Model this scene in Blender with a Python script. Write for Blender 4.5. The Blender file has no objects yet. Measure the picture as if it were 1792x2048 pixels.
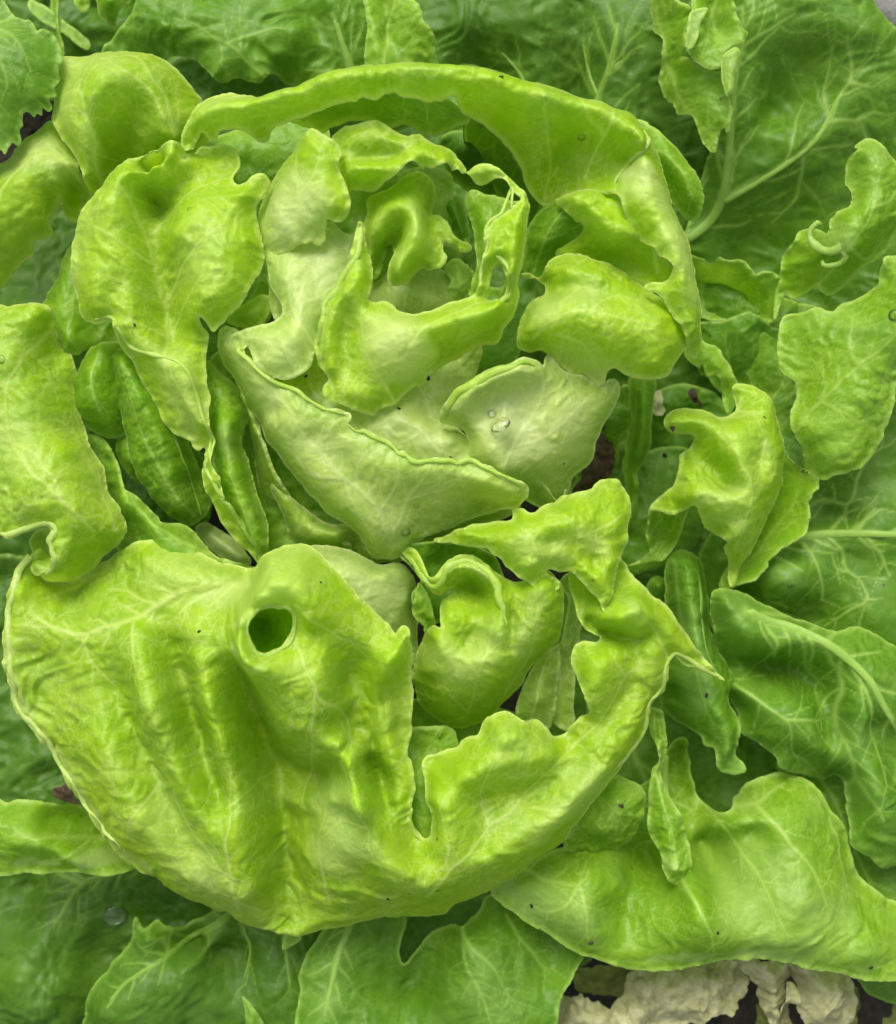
import bpy, math, random
import numpy as np
from mathutils import Vector

# ------------------------------------------------------------------ camera, sky, sun, exposure
U = 0.0002                    # metres per length unit used below (0.2 mm)
HC = 3100.0                   # camera height above the reference level, in units
CX, CY = 896.0, 1024.0
sc = bpy.context.scene
col = sc.collection
cam_d = bpy.data.cameras.new('camera')
cam = bpy.data.objects.new('camera', cam_d)
col.objects.link(cam)
cam.location = (0, 0, HC * U)
cam.rotation_euler = (0, 0, 0)
cam_d.sensor_fit = 'VERTICAL'
cam_d.sensor_height = 36.0
cam_d.lens = 36.0 * HC / 2048.0
cam_d.clip_start = 0.01
cam_d.clip_end = 50
cam_d.dof.use_dof = True
cam_d.dof.focus_distance = (HC - 70) * U
cam_d.dof.aperture_fstop = 7.0
sc.camera = cam

SUN_EL, SUN_AZ = math.radians(50), math.radians(-12)   # azimuth from +Y (picture top), negative = to the left
world = bpy.data.worlds.new('World')
sc.world = world
world.use_nodes = True
wn = world.node_tree
bg = wn.nodes['Background']
sky = wn.nodes.new('ShaderNodeTexSky')
sky.sky_type = 'NISHITA'
sky.sun_disc = False
sky.sun_elevation = SUN_EL
sky.sun_rotation = SUN_AZ
sky.dust_density = 4.0
sky.ozone_density = 0.6
sky.air_density = 1.0
hs = wn.nodes.new('ShaderNodeHueSaturation')      # a grey overcast sky
hs.inputs['Saturation'].default_value = 0.35
wn.links.new(sky.outputs[0], hs.inputs['Color'])
wn.links.new(hs.outputs[0], bg.inputs[0])
bg.inputs[1].default_value = 0.13
sun_d = bpy.data.lights.new('sun', 'SUN')
sun_d.energy = 1.5
sun_d.angle = math.radians(28)
sun_d.color = (1.0, 0.975, 0.93)
sun = bpy.data.objects.new('sun', sun_d)
col.objects.link(sun)
sdir = Vector((math.sin(SUN_AZ) * math.cos(SUN_EL), math.cos(SUN_AZ) * math.cos(SUN_EL), math.sin(SUN_EL)))
sun.rotation_euler = sdir.to_track_quat('Z', 'Y').to_euler()
sun.location = sdir * 2
sc.view_settings.view_transform = 'Standard'
sc.view_settings.look = 'None'
sc.view_settings.gamma = 1.0
sc.view_settings.exposure = 0.86
sc.render.film_transparent = False
sc.cycles.use_denoising = True
sc.cycles.max_bounces = 8
sc.cycles.diffuse_bounces = 6
sc.cycles.transmission_bounces = 6
sc.cycles.caustics_reflective = False
sc.cycles.caustics_refractive = False

# ------------------------------------------------------------------ numeric helpers
rng = np.random.RandomState(7)

def _hash(ix, iy, s):
    n = (ix.astype(np.int64) * 374761393 + iy.astype(np.int64) * 668265263 + s * 2147483647 + 1013904223) & 0xffffffff
    n = ((n ^ (n >> 13)) * 1274126177) & 0xffffffff
    n = ((n ^ (n >> 16)) * 2246822519) & 0xffffffff
    return ((n ^ (n >> 15)) & 0xffffff) / float(0xffffff)

def vnoise(x, y, s=0):
    ix = np.floor(x); iy = np.floor(y)
    fx = x - ix; fy = y - iy
    fx = fx * fx * fx * (fx * (fx * 6 - 15) + 10); fy = fy * fy * fy * (fy * (fy * 6 - 15) + 10)
    a = _hash(ix, iy, s); b = _hash(ix + 1, iy, s); c = _hash(ix, iy + 1, s); d = _hash(ix + 1, iy + 1, s)
    return ((a * (1 - fx) + b * fx) * (1 - fy) + (c * (1 - fx) + d * fx) * fy) * 2 - 1

def fbm(x, y, s=0, o=3):
    v = 0; a = 1.0; t = 0
    for k in range(o):
        c, sn = math.cos(k * 0.9 + .3), math.sin(k * 0.9 + .3)
        v = v + a * vnoise((c * x - sn * y) * 2 ** k, (sn * x + c * y) * 2 ** k, s + 17 * k)
        t += a; a *= 0.5
    return v / t

def cells(x, y, s=0):
    """Worley noise: (F1, F2-F1, id of the nearest cell)."""
    ix = np.floor(x); iy = np.floor(y)
    f1 = np.full(x.shape, 9.0); f2 = np.full(x.shape, 9.0); cid = np.zeros(x.shape)
    for dx in (-1, 0, 1):
        for dy in (-1, 0, 1):
            jx = ix + dx; jy = iy + dy
            h1 = _hash(jx, jy, s); h2 = _hash(jx, jy, s + 5)
            d = np.hypot(jx + .1 + .8 * h1 - x, jy + .1 + .8 * h2 - y)
            nearer = d < f1
            f2 = np.where(nearer, f1, np.minimum(f2, d))
            cid = np.where(nearer, h1, cid)
            f1 = np.where(nearer, d, f1)
    return f1, f2 - f1, cid

ZS = 1.5      # overall relief
def parse(s, z=0.0, r=-1.0):
    """'x,y,z,r x,y ...' picture point, height and roll radius (both carried over); '@k' switches to the k-th enlarged ninth."""
    ox = oy = 0.0; k = 1.0
    out = []
    for t in s.split():
        if t[0] == '@':
            if len(t) > 1:
                n = int(t[1:]); ox = (n % 3) * 597.33; oy = (n // 3) * 682.3; k = 3.0
            else:
                ox = oy = 0.0; k = 1.0
            continue
        p = t.split(',')
        if len(p) > 2 and p[2]: z = float(p[2]) * ZS
        if len(p) > 3: r = float(p[3])
        out.append((ox + float(p[0]) / k, oy + float(p[1]) / k, z, r))
    return np.array(out)

def place(a):
    """picture point + height -> place in the world (units)."""
    b = a.copy(); f = 1 - a[:, 2] / HC
    b[:, 0] = (a[:, 0] - CX) * f; b[:, 1] = (CY - a[:, 1]) * f
    return b

def spline(p, step, closed):
    if len(p) == 1: return p
    n = len(p)
    if n < 3 and not closed:
        d = np.hypot(*(p[1, :2] - p[0, :2])); m = max(2, int(d / step) + 1)
        return p[0] + (p[1] - p[0]) * np.linspace(0, 1, m)[:, None]
    out = []
    for i in range(n if closed else n - 1):
        p1 = p[i]; p2 = p[(i + 1) % n]
        p0 = p[(i - 1) % n] if (closed or i > 0) else 2 * p1 - p2
        p3 = p[(i + 2) % n] if (closed or i < n - 2) else 2 * p2 - p1
        d = np.hypot(*(p2[:2] - p1[:2])); m = max(1, int(round(d / step)))
        # centripetal Catmull-Rom keeps tight corners from looping
        t1 = max(np.hypot(*(p1[:2] - p0[:2])), 1e-3) ** .5
        t2 = t1 + max(d, 1e-3) ** .5
        t3 = t2 + max(np.hypot(*(p3[:2] - p2[:2])), 1e-3) ** .5
        t = (t1 + (t2 - t1) * np.arange(m) / m)[:, None]
        A1 = (t1 - t) / t1 * p0 + t / t1 * p1
        A2 = (t2 - t) / (t2 - t1) * p1 + (t - t1) / (t2 - t1) * p2
        A3 = (t3 - t) / (t3 - t2) * p2 + (t - t2) / (t3 - t2) * p3
        B1 = (t2 - t) / t2 * A1 + t / t2 * A2
        B2 = (t3 - t) / (t3 - t1) * A2 + (t - t1) / (t3 - t1) * A3
        out.append((t2 - t) / (t2 - t1) * B1 + (t - t1) / (t2 - t1) * B2)
    if not closed: out.append(p[-1:])
    q = np.vstack(out)
    q[:, 3] = np.interp(np.arange(len(q)), np.arange(len(q)), q[:, 3])
    return q

class Tps:
    def __init__(self, c, z, lam=0.02):
        # merge near-coincident centres
        keep = []
        for i in range(len(c)):
            if all((c[i, 0] - c[j, 0]) ** 2 + (c[i, 1] - c[j, 1]) ** 2 > 36 for j in keep[-400:]):
                keep.append(i)
        c = c[keep]; z = z[keep]
        self.m = c.mean(0); self.s = max(np.ptp(c[:, 0]), np.ptp(c[:, 1]), 1.0)
        c = (c - self.m) / self.s; n = len(c)
        K = self.k(np.hypot(c[:, None, 0] - c[None, :, 0], c[:, None, 1] - c[None, :, 1])) + np.eye(n) * (lam * .35 / self.s) 
        P = np.hstack([np.ones((n, 1)), c])
        A = np.zeros((n + 3, n + 3)); A[:n, :n] = K; A[:n, n:] = P; A[n:, :n] = P.T
        A[n:, n:] -= np.eye(3) * 1e-9
        self.lo = z.min() - 12; self.hi = z.max() + 12
        self.w = np.linalg.solve(A, np.concatenate([z, np.zeros(3)])); self.c = c
    def k(self, r):
        return r ** 1.3 * -1.0
    def __call__(self, x, y):
        x = (np.asarray(x, float) - self.m[0]) / self.s; y = (np.asarray(y, float) - self.m[1]) / self.s
        out = np.empty(len(x)); n = len(self.c)
        for i in range(0, len(x), 4096):
            a = x[i:i + 4096]; b = y[i:i + 4096]
            K = self.k(np.sqrt((a[:, None] - self.c[None, :, 0]) ** 2 + (b[:, None] - self.c[None, :, 1]) ** 2))
            out[i:i + 4096] = K @ self.w[:n] + self.w[n] + self.w[n + 1] * a + self.w[n + 2] * b
        out = np.clip(out, self.lo, self.hi)
        return out

def inside(gx, gy, polys):
    m = np.zeros((len(gy), len(gx)), bool)
    E = [(p, np.roll(p, -1, 0)) for p in polys]
    a = np.vstack([e[0][:, :2] for e in E]); b = np.vstack([e[1][:, :2] for e in E])
    for j, y in enumerate(gy):
        c = (a[:, 1] <= y) != (b[:, 1] <= y)
        if not c.any(): continue
        xs = np.sort(a[c, 0] + (y - a[c, 1]) / (b[c, 1] - a[c, 1]) * (b[c, 0] - a[c, 0]))
        m[j] = (np.searchsorted(xs, gx) % 2) == 1
    return m

def nearest(px, py, polys):
    """distance, nearest point, outward normal and roll of the outline for each vertex."""
    P = np.vstack(polys); N = len(P)
    nx = np.zeros(N, int); k = 0
    outn = np.zeros((N, 2))
    for p in polys:
        n = len(p); nx[k:k + n] = k + (np.arange(n) + 1) % n
        t = np.roll(p, -1, 0)[:, :2] - np.roll(p, 1, 0)[:, :2]
        t /= np.maximum(np.hypot(t[:, 0], t[:, 1]), 1e-6)[:, None]
        area = 0.5 * np.sum(p[:, 0] * np.roll(p[:, 1], -1) - np.roll(p[:, 0], -1) * p[:, 1])
        sgn = 1 if area > 0 else -1
        if k > 0: sgn = -sgn          # a hole: outward from the leaf is into the hole
        outn[k:k + n] = np.stack([t[:, 1], -t[:, 0]], 1) * sgn
        k += n
    A = P[:, :2].astype(np.float32)
    idx = np.empty(len(px), int)
    px32 = px.astype(np.float32); py32 = py.astype(np.float32)
    a2 = (A ** 2).sum(1)
    for i in range(0, len(px), 8192):
        q = np.stack([px32[i:i + 8192], py32[i:i + 8192]], 1)
        idx[i:i + 8192] = np.argmin(a2[None] - 2 * q @ A.T, 1)
    pv = np.empty(N, int); pv[nx] = np.arange(N)
    best = np.full(len(px), 1e9); bx = np.zeros(len(px)); by = np.zeros(len(px))
    for (i0, i1) in ((idx, nx[idx]), (pv[idx], idx)):
        a = P[i0, :2]; b = P[i1, :2]; d = b - a
        t = np.clip(((px - a[:, 0]) * d[:, 0] + (py - a[:, 1]) * d[:, 1]) / np.maximum((d ** 2).sum(1), 1e-9), 0, 1)
        qx = a[:, 0] + t * d[:, 0]; qy = a[:, 1] + t * d[:, 1]
        dd = np.hypot(px - qx, py - qy); m = dd < best
        best = np.where(m, dd, best); bx = np.where(m, qx, bx); by = np.where(m, qy, by)
    return best, bx, by, outn[idx], P[idx, 3], idx

def branches(mains, spacing, length, angle=0.85, depth=2, seed=0):
    """side veins grown off the traced ones; returns segments (ax, ay, bx, by, w0, w1)."""
    R = random.Random(seed); segs = []
    def emit(pts, w0, w1):
        n = len(pts)
        for i in range(n - 1):
            f0 = i / (n - 1); f1 = (i + 1) / (n - 1)
            segs.append((*pts[i], *pts[i + 1], w0 + (w1 - w0) * f0, w0 + (w1 - w0) * f1))
    def grow(pts, w, sp, ln, lvl):
        if lvl <= 0 or sp <= 0: return
        acc = R.random() * sp; side = 1
        tot = sum(math.dist(pts[i], pts[i + 1]) for i in range(len(pts) - 1)); run = 0
        for i in range(len(pts) - 1):
            d = math.dist(pts[i], pts[i + 1]); acc += d; run += d
            if acc > sp:
                acc -= sp * (0.8 + 0.4 * R.random())
                th = math.atan2(pts[i + 1][1] - pts[i][1], pts[i + 1][0] - pts[i][0])
                for sd in ((1, -1) if R.random() < .35 else (side,)):
                    a = th + sd * (angle + R.uniform(-.2, .2)); L = ln * R.uniform(.6, 1.15) * (1.0 - .45 * run / max(tot, 1))
                    x, y = pts[i + 1]; br = [(x, y)]; n = max(3, int(L / 14))
                    bend = -sd * R.uniform(.1, .5) / n
                    for k in range(n):
                        a += bend + R.uniform(-.16, .16)
                        x += math.cos(a) * L / n; y += math.sin(a) * L / n; br.append((x, y))
                    emit(br, w * .55, w * .25)
                    grow(br, w * .55, sp * .62, ln * .42, lvl - 1)
                side = -side
    for m, w in mains:
        pts = [(float(q[0]), float(q[1])) for q in m]
        emit(pts, w, w * .45)
        grow(pts, w * .8, spacing, length, depth)
    return np.array(segs)

def veinfield(px, py, segs):
    """closest vein in units of its own width, its width, and the plain distance."""
    n = len(px); best = np.full(n, 1e3); bw = np.ones(n); dist = np.full(n, 1e3)
    if segs is None or len(segs) == 0: return best, bw, dist
    for (ax, ay, bx, by, w0, w1) in segs:
        R = 70
        m = np.nonzero((px > min(ax, bx) - R) & (px < max(ax, bx) + R) & (py > min(ay, by) - R) & (py < max(ay, by) + R))[0]
        if len(m) == 0: continue
        dx, dy = bx - ax, by - ay; L = dx * dx + dy * dy + 1e-9
        t = np.clip(((px[m] - ax) * dx + (py[m] - ay) * dy) / L, 0, 1)
        d = np.hypot(px[m] - ax - t * dx, py[m] - ay - t * dy); w = w0 + (w1 - w0) * t
        u = d / w; k = u < best[m]; mk = m[k]
        best[mk] = u[k]; bw[mk] = w[k]
        dist[m] = np.minimum(dist[m], d)
    return best, bw, dist

# ------------------------------------------------------------------ materials
def N(nt, t, **kw):
    n = nt.nodes.new(t)
    for k, v in kw.items():
        if k in n.inputs: n.inputs[k].default_value = v
        else: setattr(n, k, v)
    return n

def ramp(nt, stops):
    r = nt.nodes.new('ShaderNodeValToRGB'); e = r.color_ramp.elements
    while len(e) < len(stops): e.new(0.5)
    for i, (p, c) in enumerate(stops):
        e[i].position = p; e[i].color = (*c, 1) if len(c) == 3 else c
    return r

def mixc(nt, fac, a, b, blend='MIX'):
    m = nt.nodes.new('ShaderNodeMix'); m.data_type = 'RGBA'; m.blend_type = blend
    for s, v in ((m.inputs[0], fac), (m.inputs[6], a), (m.inputs[7], b)):
        if hasattr(v, 'is_output'): nt.links.new(v, s)
        elif isinstance(v, (int, float)): s.default_value = v
        else: s.default_value = (*v, 1)
    return m.outputs[2]

def math_(nt, op, a, b=0.0, clamp=False):
    m = nt.nodes.new('ShaderNodeMath'); m.operation = op; m.use_clamp = clamp
    for s, v in ((m.inputs[0], a), (m.inputs[1], b)):
        if hasattr(v, 'is_output'): nt.links.new(v, s)
        else: s.default_value = v
    return m.outputs[0]

def leaf_material(name, green, young, pale, vein, trans=0.48, rough=0.46, spec=0.42, bump=0.36, tcol=1.25, netk=1.0, coat=.12):
    m = bpy.data.materials.new(name); m.use_nodes = True
    nt = m.node_tree; nt.nodes.clear(); L = nt.links.new
    tc = N(nt, 'ShaderNodeTexCoord')
    at = N(nt, 'ShaderNodeAttribute', attribute_name='leafdata')
    sep = N(nt, 'ShaderNodeSeparateColor'); L(at.outputs['Color'], sep.inputs[0])
    vein_a, pale_a, edge_a = sep.outputs[0], sep.outputs[1], sep.outputs[2]
    tone = at.outputs['Alpha']
    n1 = N(nt, 'ShaderNodeTexNoise', Scale=95.0, Detail=5.0, Roughness=.6); L(tc.outputs['Object'], n1.inputs['Vector'])
    r1 = ramp(nt, [(.34, (0, 0, 0)), (.66, (1, 1, 1))]); L(n1.outputs[0], r1.inputs[0])
    base = mixc(nt, math_(nt, 'ADD', math_(nt, 'MULTIPLY', r1.outputs[0], .55), math_(nt, 'MULTIPLY', tone, .6), True), green, young)
    # fine net of veins, two sizes, wandering, stronger in some patches
    wn_ = N(nt, 'ShaderNodeTexNoise', Scale=120.0, Detail=2.0); L(tc.outputs['Object'], wn_.inputs['Vector'])
    wv = N(nt, 'ShaderNodeVectorMath', operation='MULTIPLY_ADD'); L(wn_.outputs['Color'], wv.inputs[0]); wv.inputs[1].default_value = (.010, .010, .010)
    L(tc.outputs['Object'], wv.inputs[2])
    va = N(nt, 'ShaderNodeTexVoronoi', Scale=135.0); va.feature = 'DISTANCE_TO_EDGE'; L(wv.outputs[0], va.inputs['Vector'])
    vb = N(nt, 'ShaderNodeTexVoronoi', Scale=390.0); vb.feature = 'DISTANCE_TO_EDGE'; L(wv.outputs[0], vb.inputs['Vector'])
    ra = ramp(nt, [(.0, (1, 1, 1)), (.09, (0, 0, 0))]); L(va.outputs['Distance'], ra.inputs[0])
    rb = ramp(nt, [(.0, (1, 1, 1)), (.15, (0, 0, 0))]); L(vb.outputs['Distance'], rb.inputs[0])
    pm = N(nt, 'ShaderNodeTexNoise', Scale=55.0, Detail=2.0); L(tc.outputs['Object'], pm.inputs['Vector'])
    rp_ = ramp(nt, [(.38, (.12, .12, .12)), (.62, (1, 1, 1))]); L(pm.outputs[0], rp_.inputs[0])
    netc = math_(nt, 'MULTIPLY', math_(nt, 'ADD', math_(nt, 'MULTIPLY', ra.outputs[0], .55), math_(nt, 'MULTIPLY', rb.outputs[0], .26)), math_(nt, 'MULTIPLY', rp_.outputs[0], netk), True)
    base = mixc(nt, netc, base, vein)
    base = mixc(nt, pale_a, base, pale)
    base = mixc(nt, vein_a, base, vein)
    base = mixc(nt, math_(nt, 'MULTIPLY', edge_a, .75), base, vein)
    # sparse brown flecks and pinpricks
    fk = N(nt, 'ShaderNodeTexVoronoi', Scale=85.0); L(tc.outputs['Object'], fk.inputs['Vector'])
    fsep = N(nt, 'ShaderNodeSeparateColor'); L(fk.outputs['Color'], fsep.inputs[0])
    fm = math_(nt, 'MULTIPLY', math_(nt, 'LESS_THAN', fsep.outputs[0], .10), math_(nt, 'LESS_THAN', fk.outputs['Distance'], math_(nt, 'MULTIPLY', fsep.outputs[1], .085)))
    base = mixc(nt, math_(nt, 'MULTIPLY', fm, .7), base, (.10, .07, .02))
    n3 = N(nt, 'ShaderNodeTexNoise', Scale=1500.0, Detail=3.0); L(tc.outputs['Object'], n3.inputs['Vector'])
    base = mixc(nt, .22, base, mixc(nt, n3.outputs[0], (.25, .25, .25), (1, 1, 1)), 'MULTIPLY')
    base = mixc(nt, .12, base, (1, 1, 1)) if False else base
    bs = N(nt, 'ShaderNodeBump', Strength=bump, Distance=0.0008)
    n4 = N(nt, 'ShaderNodeTexNoise', Scale=330.0, Detail=6.0, Roughness=.62); L(tc.outputs['Object'], n4.inputs['Vector'])
    n5 = N(nt, 'ShaderNodeTexNoise', Scale=140.0, Detail=4.0, Roughness=.55, Distortion=.6); L(tc.outputs['Object'], n5.inputs['Vector'])
    crs = math_(nt, 'ABSOLUTE', math_(nt, 'SUBTRACT', n5.outputs[0], .5))
    hsum = math_(nt, 'ADD', math_(nt, 'MULTIPLY', n4.outputs[0], .5), math_(nt, 'ADD', math_(nt, 'MULTIPLY', netc, .45), math_(nt, 'MULTIPLY', crs, -3.0)))
    L(hsum, bs.inputs['Height'])
    p = N(nt, 'ShaderNodeBsdfPrincipled')
    L(base, p.inputs['Base Color']); L(bs.outputs[0], p.inputs['Normal'])
    rr = N(nt, 'ShaderNodeMapRange'); L(n4.outputs[0], rr.inputs[0])
    rr.inputs[3].default_value = rough - .1; rr.inputs[4].default_value = rough + .14
    L(rr.outputs[0], p.inputs['Roughness'])
    p.inputs['Specular IOR Level'].default_value = spec
    p.inputs['Coat Weight'].default_value = coat; p.inputs['Coat Roughness'].default_value = .5; L(bs.outputs[0], p.inputs['Coat Normal'])
    t = N(nt, 'ShaderNodeBsdfTranslucent'); L(bs.outputs[0], t.inputs['Normal'])
    tcn = mixc(nt, 1.0, base, (min(1, 1.0 * tcol), min(1, 1.08 * tcol), .35), 'MULTIPLY')
    L(tcn, t.inputs[0])
    mx = N(nt, 'ShaderNodeMixShader'); mx.inputs[0].default_value = trans
    L(p.outputs[0], mx.inputs[1]); L(t.outputs[0], mx.inputs[2])
    o = N(nt, 'ShaderNodeOutputMaterial'); L(mx.outputs[0], o.inputs[0])
    return m

M = {}
M['bright'] = leaf_material('leaf_bright', (.225, .475, .006), (.42, .655, .012), (.66, .79, .27), (.68, .83, .20), netk=.7)
M['mid'] = leaf_material('leaf_mid', (.125, .335, .007), (.26, .49, .011), (.54, .71, .22), (.52, .73, .14), netk=.6)
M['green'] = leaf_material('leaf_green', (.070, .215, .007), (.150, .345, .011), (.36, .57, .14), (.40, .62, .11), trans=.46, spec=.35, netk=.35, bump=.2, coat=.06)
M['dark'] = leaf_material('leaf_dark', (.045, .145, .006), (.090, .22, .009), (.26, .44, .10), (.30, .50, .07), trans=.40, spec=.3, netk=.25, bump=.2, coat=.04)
M['pale'] = leaf_material('leaf_pale', (.26, .50, .008), (.48, .66, .055), (.68, .79, .33), (.74, .85, .32), trans=.46, spec=.5, rough=.42, netk=.9, bump=.22, coat=.1)

def simple_material(name, cols, scale, rough=.8, bump=.5, spec=.3, trans=0.0, dist=.001):
    m = bpy.data.materials.new(name); m.use_nodes = True
    nt = m.node_tree; p = nt.nodes['Principled BSDF']; L = nt.links.new
    tc = N(nt, 'ShaderNodeTexCoord')
    n = N(nt, 'ShaderNodeTexNoise', Scale=scale, Detail=8.0, Roughness=.65); L(tc.outputs['Object'], n.inputs['Vector'])
    k = len(cols); r = ramp(nt, [(.3 + .4 * i / (k - 1), c) for i, c in enumerate(cols)]); L(n.outputs[0], r.inputs[0])
    L(r.outputs[0], p.inputs['Base Color']); p.inputs['Roughness'].default_value = rough
    p.inputs['Specular IOR Level'].default_value = spec
    b = N(nt, 'ShaderNodeBump', Strength=bump, Distance=dist)
    n2 = N(nt, 'ShaderNodeTexNoise', Scale=scale * 3, Detail=8.0); L(tc.outputs['Object'], n2.inputs['Vector'])
    L(n2.outputs[0], b.inputs['Height']); L(b.outputs[0], p.inputs['Normal'])
    if trans:
        t = N(nt, 'ShaderNodeBsdfTranslucent'); L(r.outputs[0], t.inputs[0])
        mx = N(nt, 'ShaderNodeMixShader'); mx.inputs[0].default_value = trans
        L(p.outputs[0], mx.inputs[1]); L(t.outputs[0], mx.inputs[2]); L(mx.outputs[0], nt.nodes['Material Output'].inputs[0])
    return m

M['soil'] = simple_material('soil', [(.008, .007, .004), (.022, .018, .010), (.05, .04, .022)], 130, bump=.9, dist=.003)
M['straw'] = simple_material('withered', [(.24, .23, .09), (.44, .43, .21), (.58, .57, .33)], 160, rough=.6, bump=.6, trans=.2)
M['olive'] = simple_material('wilting', [(.10, .13, .02), (.20, .23, .05), (.30, .32, .09)], 160, rough=.6, bump=.5, trans=.2)
M['brown'] = simple_material('rot', [(.02, .012, .005), (.045, .027, .010), (.09, .055, .025)], 500, rough=.6)
M['speck'] = simple_material('grit', [(.01, .008, .006), (.03, .025, .02)], 900, rough=.6)
M['stone'] = simple_material('stone', [(.12, .12, .11), (.2, .2, .18)], 200, rough=.7)
wm = bpy.data.materials.new('water'); wm.use_nodes = True
wt = wm.node_tree; wt.nodes.clear()
_f = N(wt, 'ShaderNodeFresnel', IOR=1.33); _g = N(wt, 'ShaderNodeBsdfGlossy', Roughness=.03); _t = N(wt, 'ShaderNodeBsdfTransparent')
_x = N(wt, 'ShaderNodeMixShader'); _o = N(wt, 'ShaderNodeOutputMaterial')
wt.links.new(math_(wt, 'MULTIPLY', _f.outputs[0], 1.4, True), _x.inputs[0]); wt.links.new(_t.outputs[0], _x.inputs[1]); wt.links.new(_g.outputs[0], _x.inputs[2]); wt.links.new(_x.outputs[0], _o.inputs[0])
M['water'] = wm

# ------------------------------------------------------------------ object helpers
def thing(name, label, cat, loc, group=None):
    o = bpy.data.objects.new(name, None); col.objects.link(o)
    o.location = loc; o['label'] = label; o['category'] = cat
    if group: o['group'] = group
    return o

TRIS = [0]
def mesh_object(name, V, F, mat, parent=None, data=None, origin=None):
    """V in units (world); F quads (n,4). Stored around its own origin."""
    V = np.asarray(V, float)
    if origin is None: origin = np.array([V[:, 0].mean(), V[:, 1].mean(), V[:, 2].min()])
    me = bpy.data.meshes.new(name)
    F = np.asarray(F, int); n, k = F.shape
    me.vertices.add(len(V)); me.vertices.foreach_set('co', ((V - origin) * U).astype(np.float32).ravel())
    me.loops.add(n * k); me.loops.foreach_set('vertex_index', F.astype(np.int32).ravel())
    me.polygons.add(n); me.polygons.foreach_set('loop_start', np.arange(0, n * k, k, dtype=np.int32))
    me.polygons.foreach_set('loop_total', np.full(n, k, np.int32))
    me.polygons.foreach_set('use_smooth', np.ones(n, bool))
    me.update(calc_edges=True)
    if data is not None:
        a = me.attributes.new('leafdata', 'FLOAT_COLOR', 'POINT')
        a.data.foreach_set('color', np.clip(data, 0, 1).astype(np.float32).ravel())
    TRIS[0] += n * (2 if k == 4 else 1)
    me.materials.append(M[mat] if isinstance(mat, str) else mat)
    o = bpy.data.objects.new(name, me); col.objects.link(o)
    loc = Vector(origin * U)
    if parent is not None:
        o.parent = parent
        base = Vector(parent.location)
        if parent.parent: base = base + Vector(parent.parent.location)
        loc = loc - base
    o.location = loc
    return o

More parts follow.
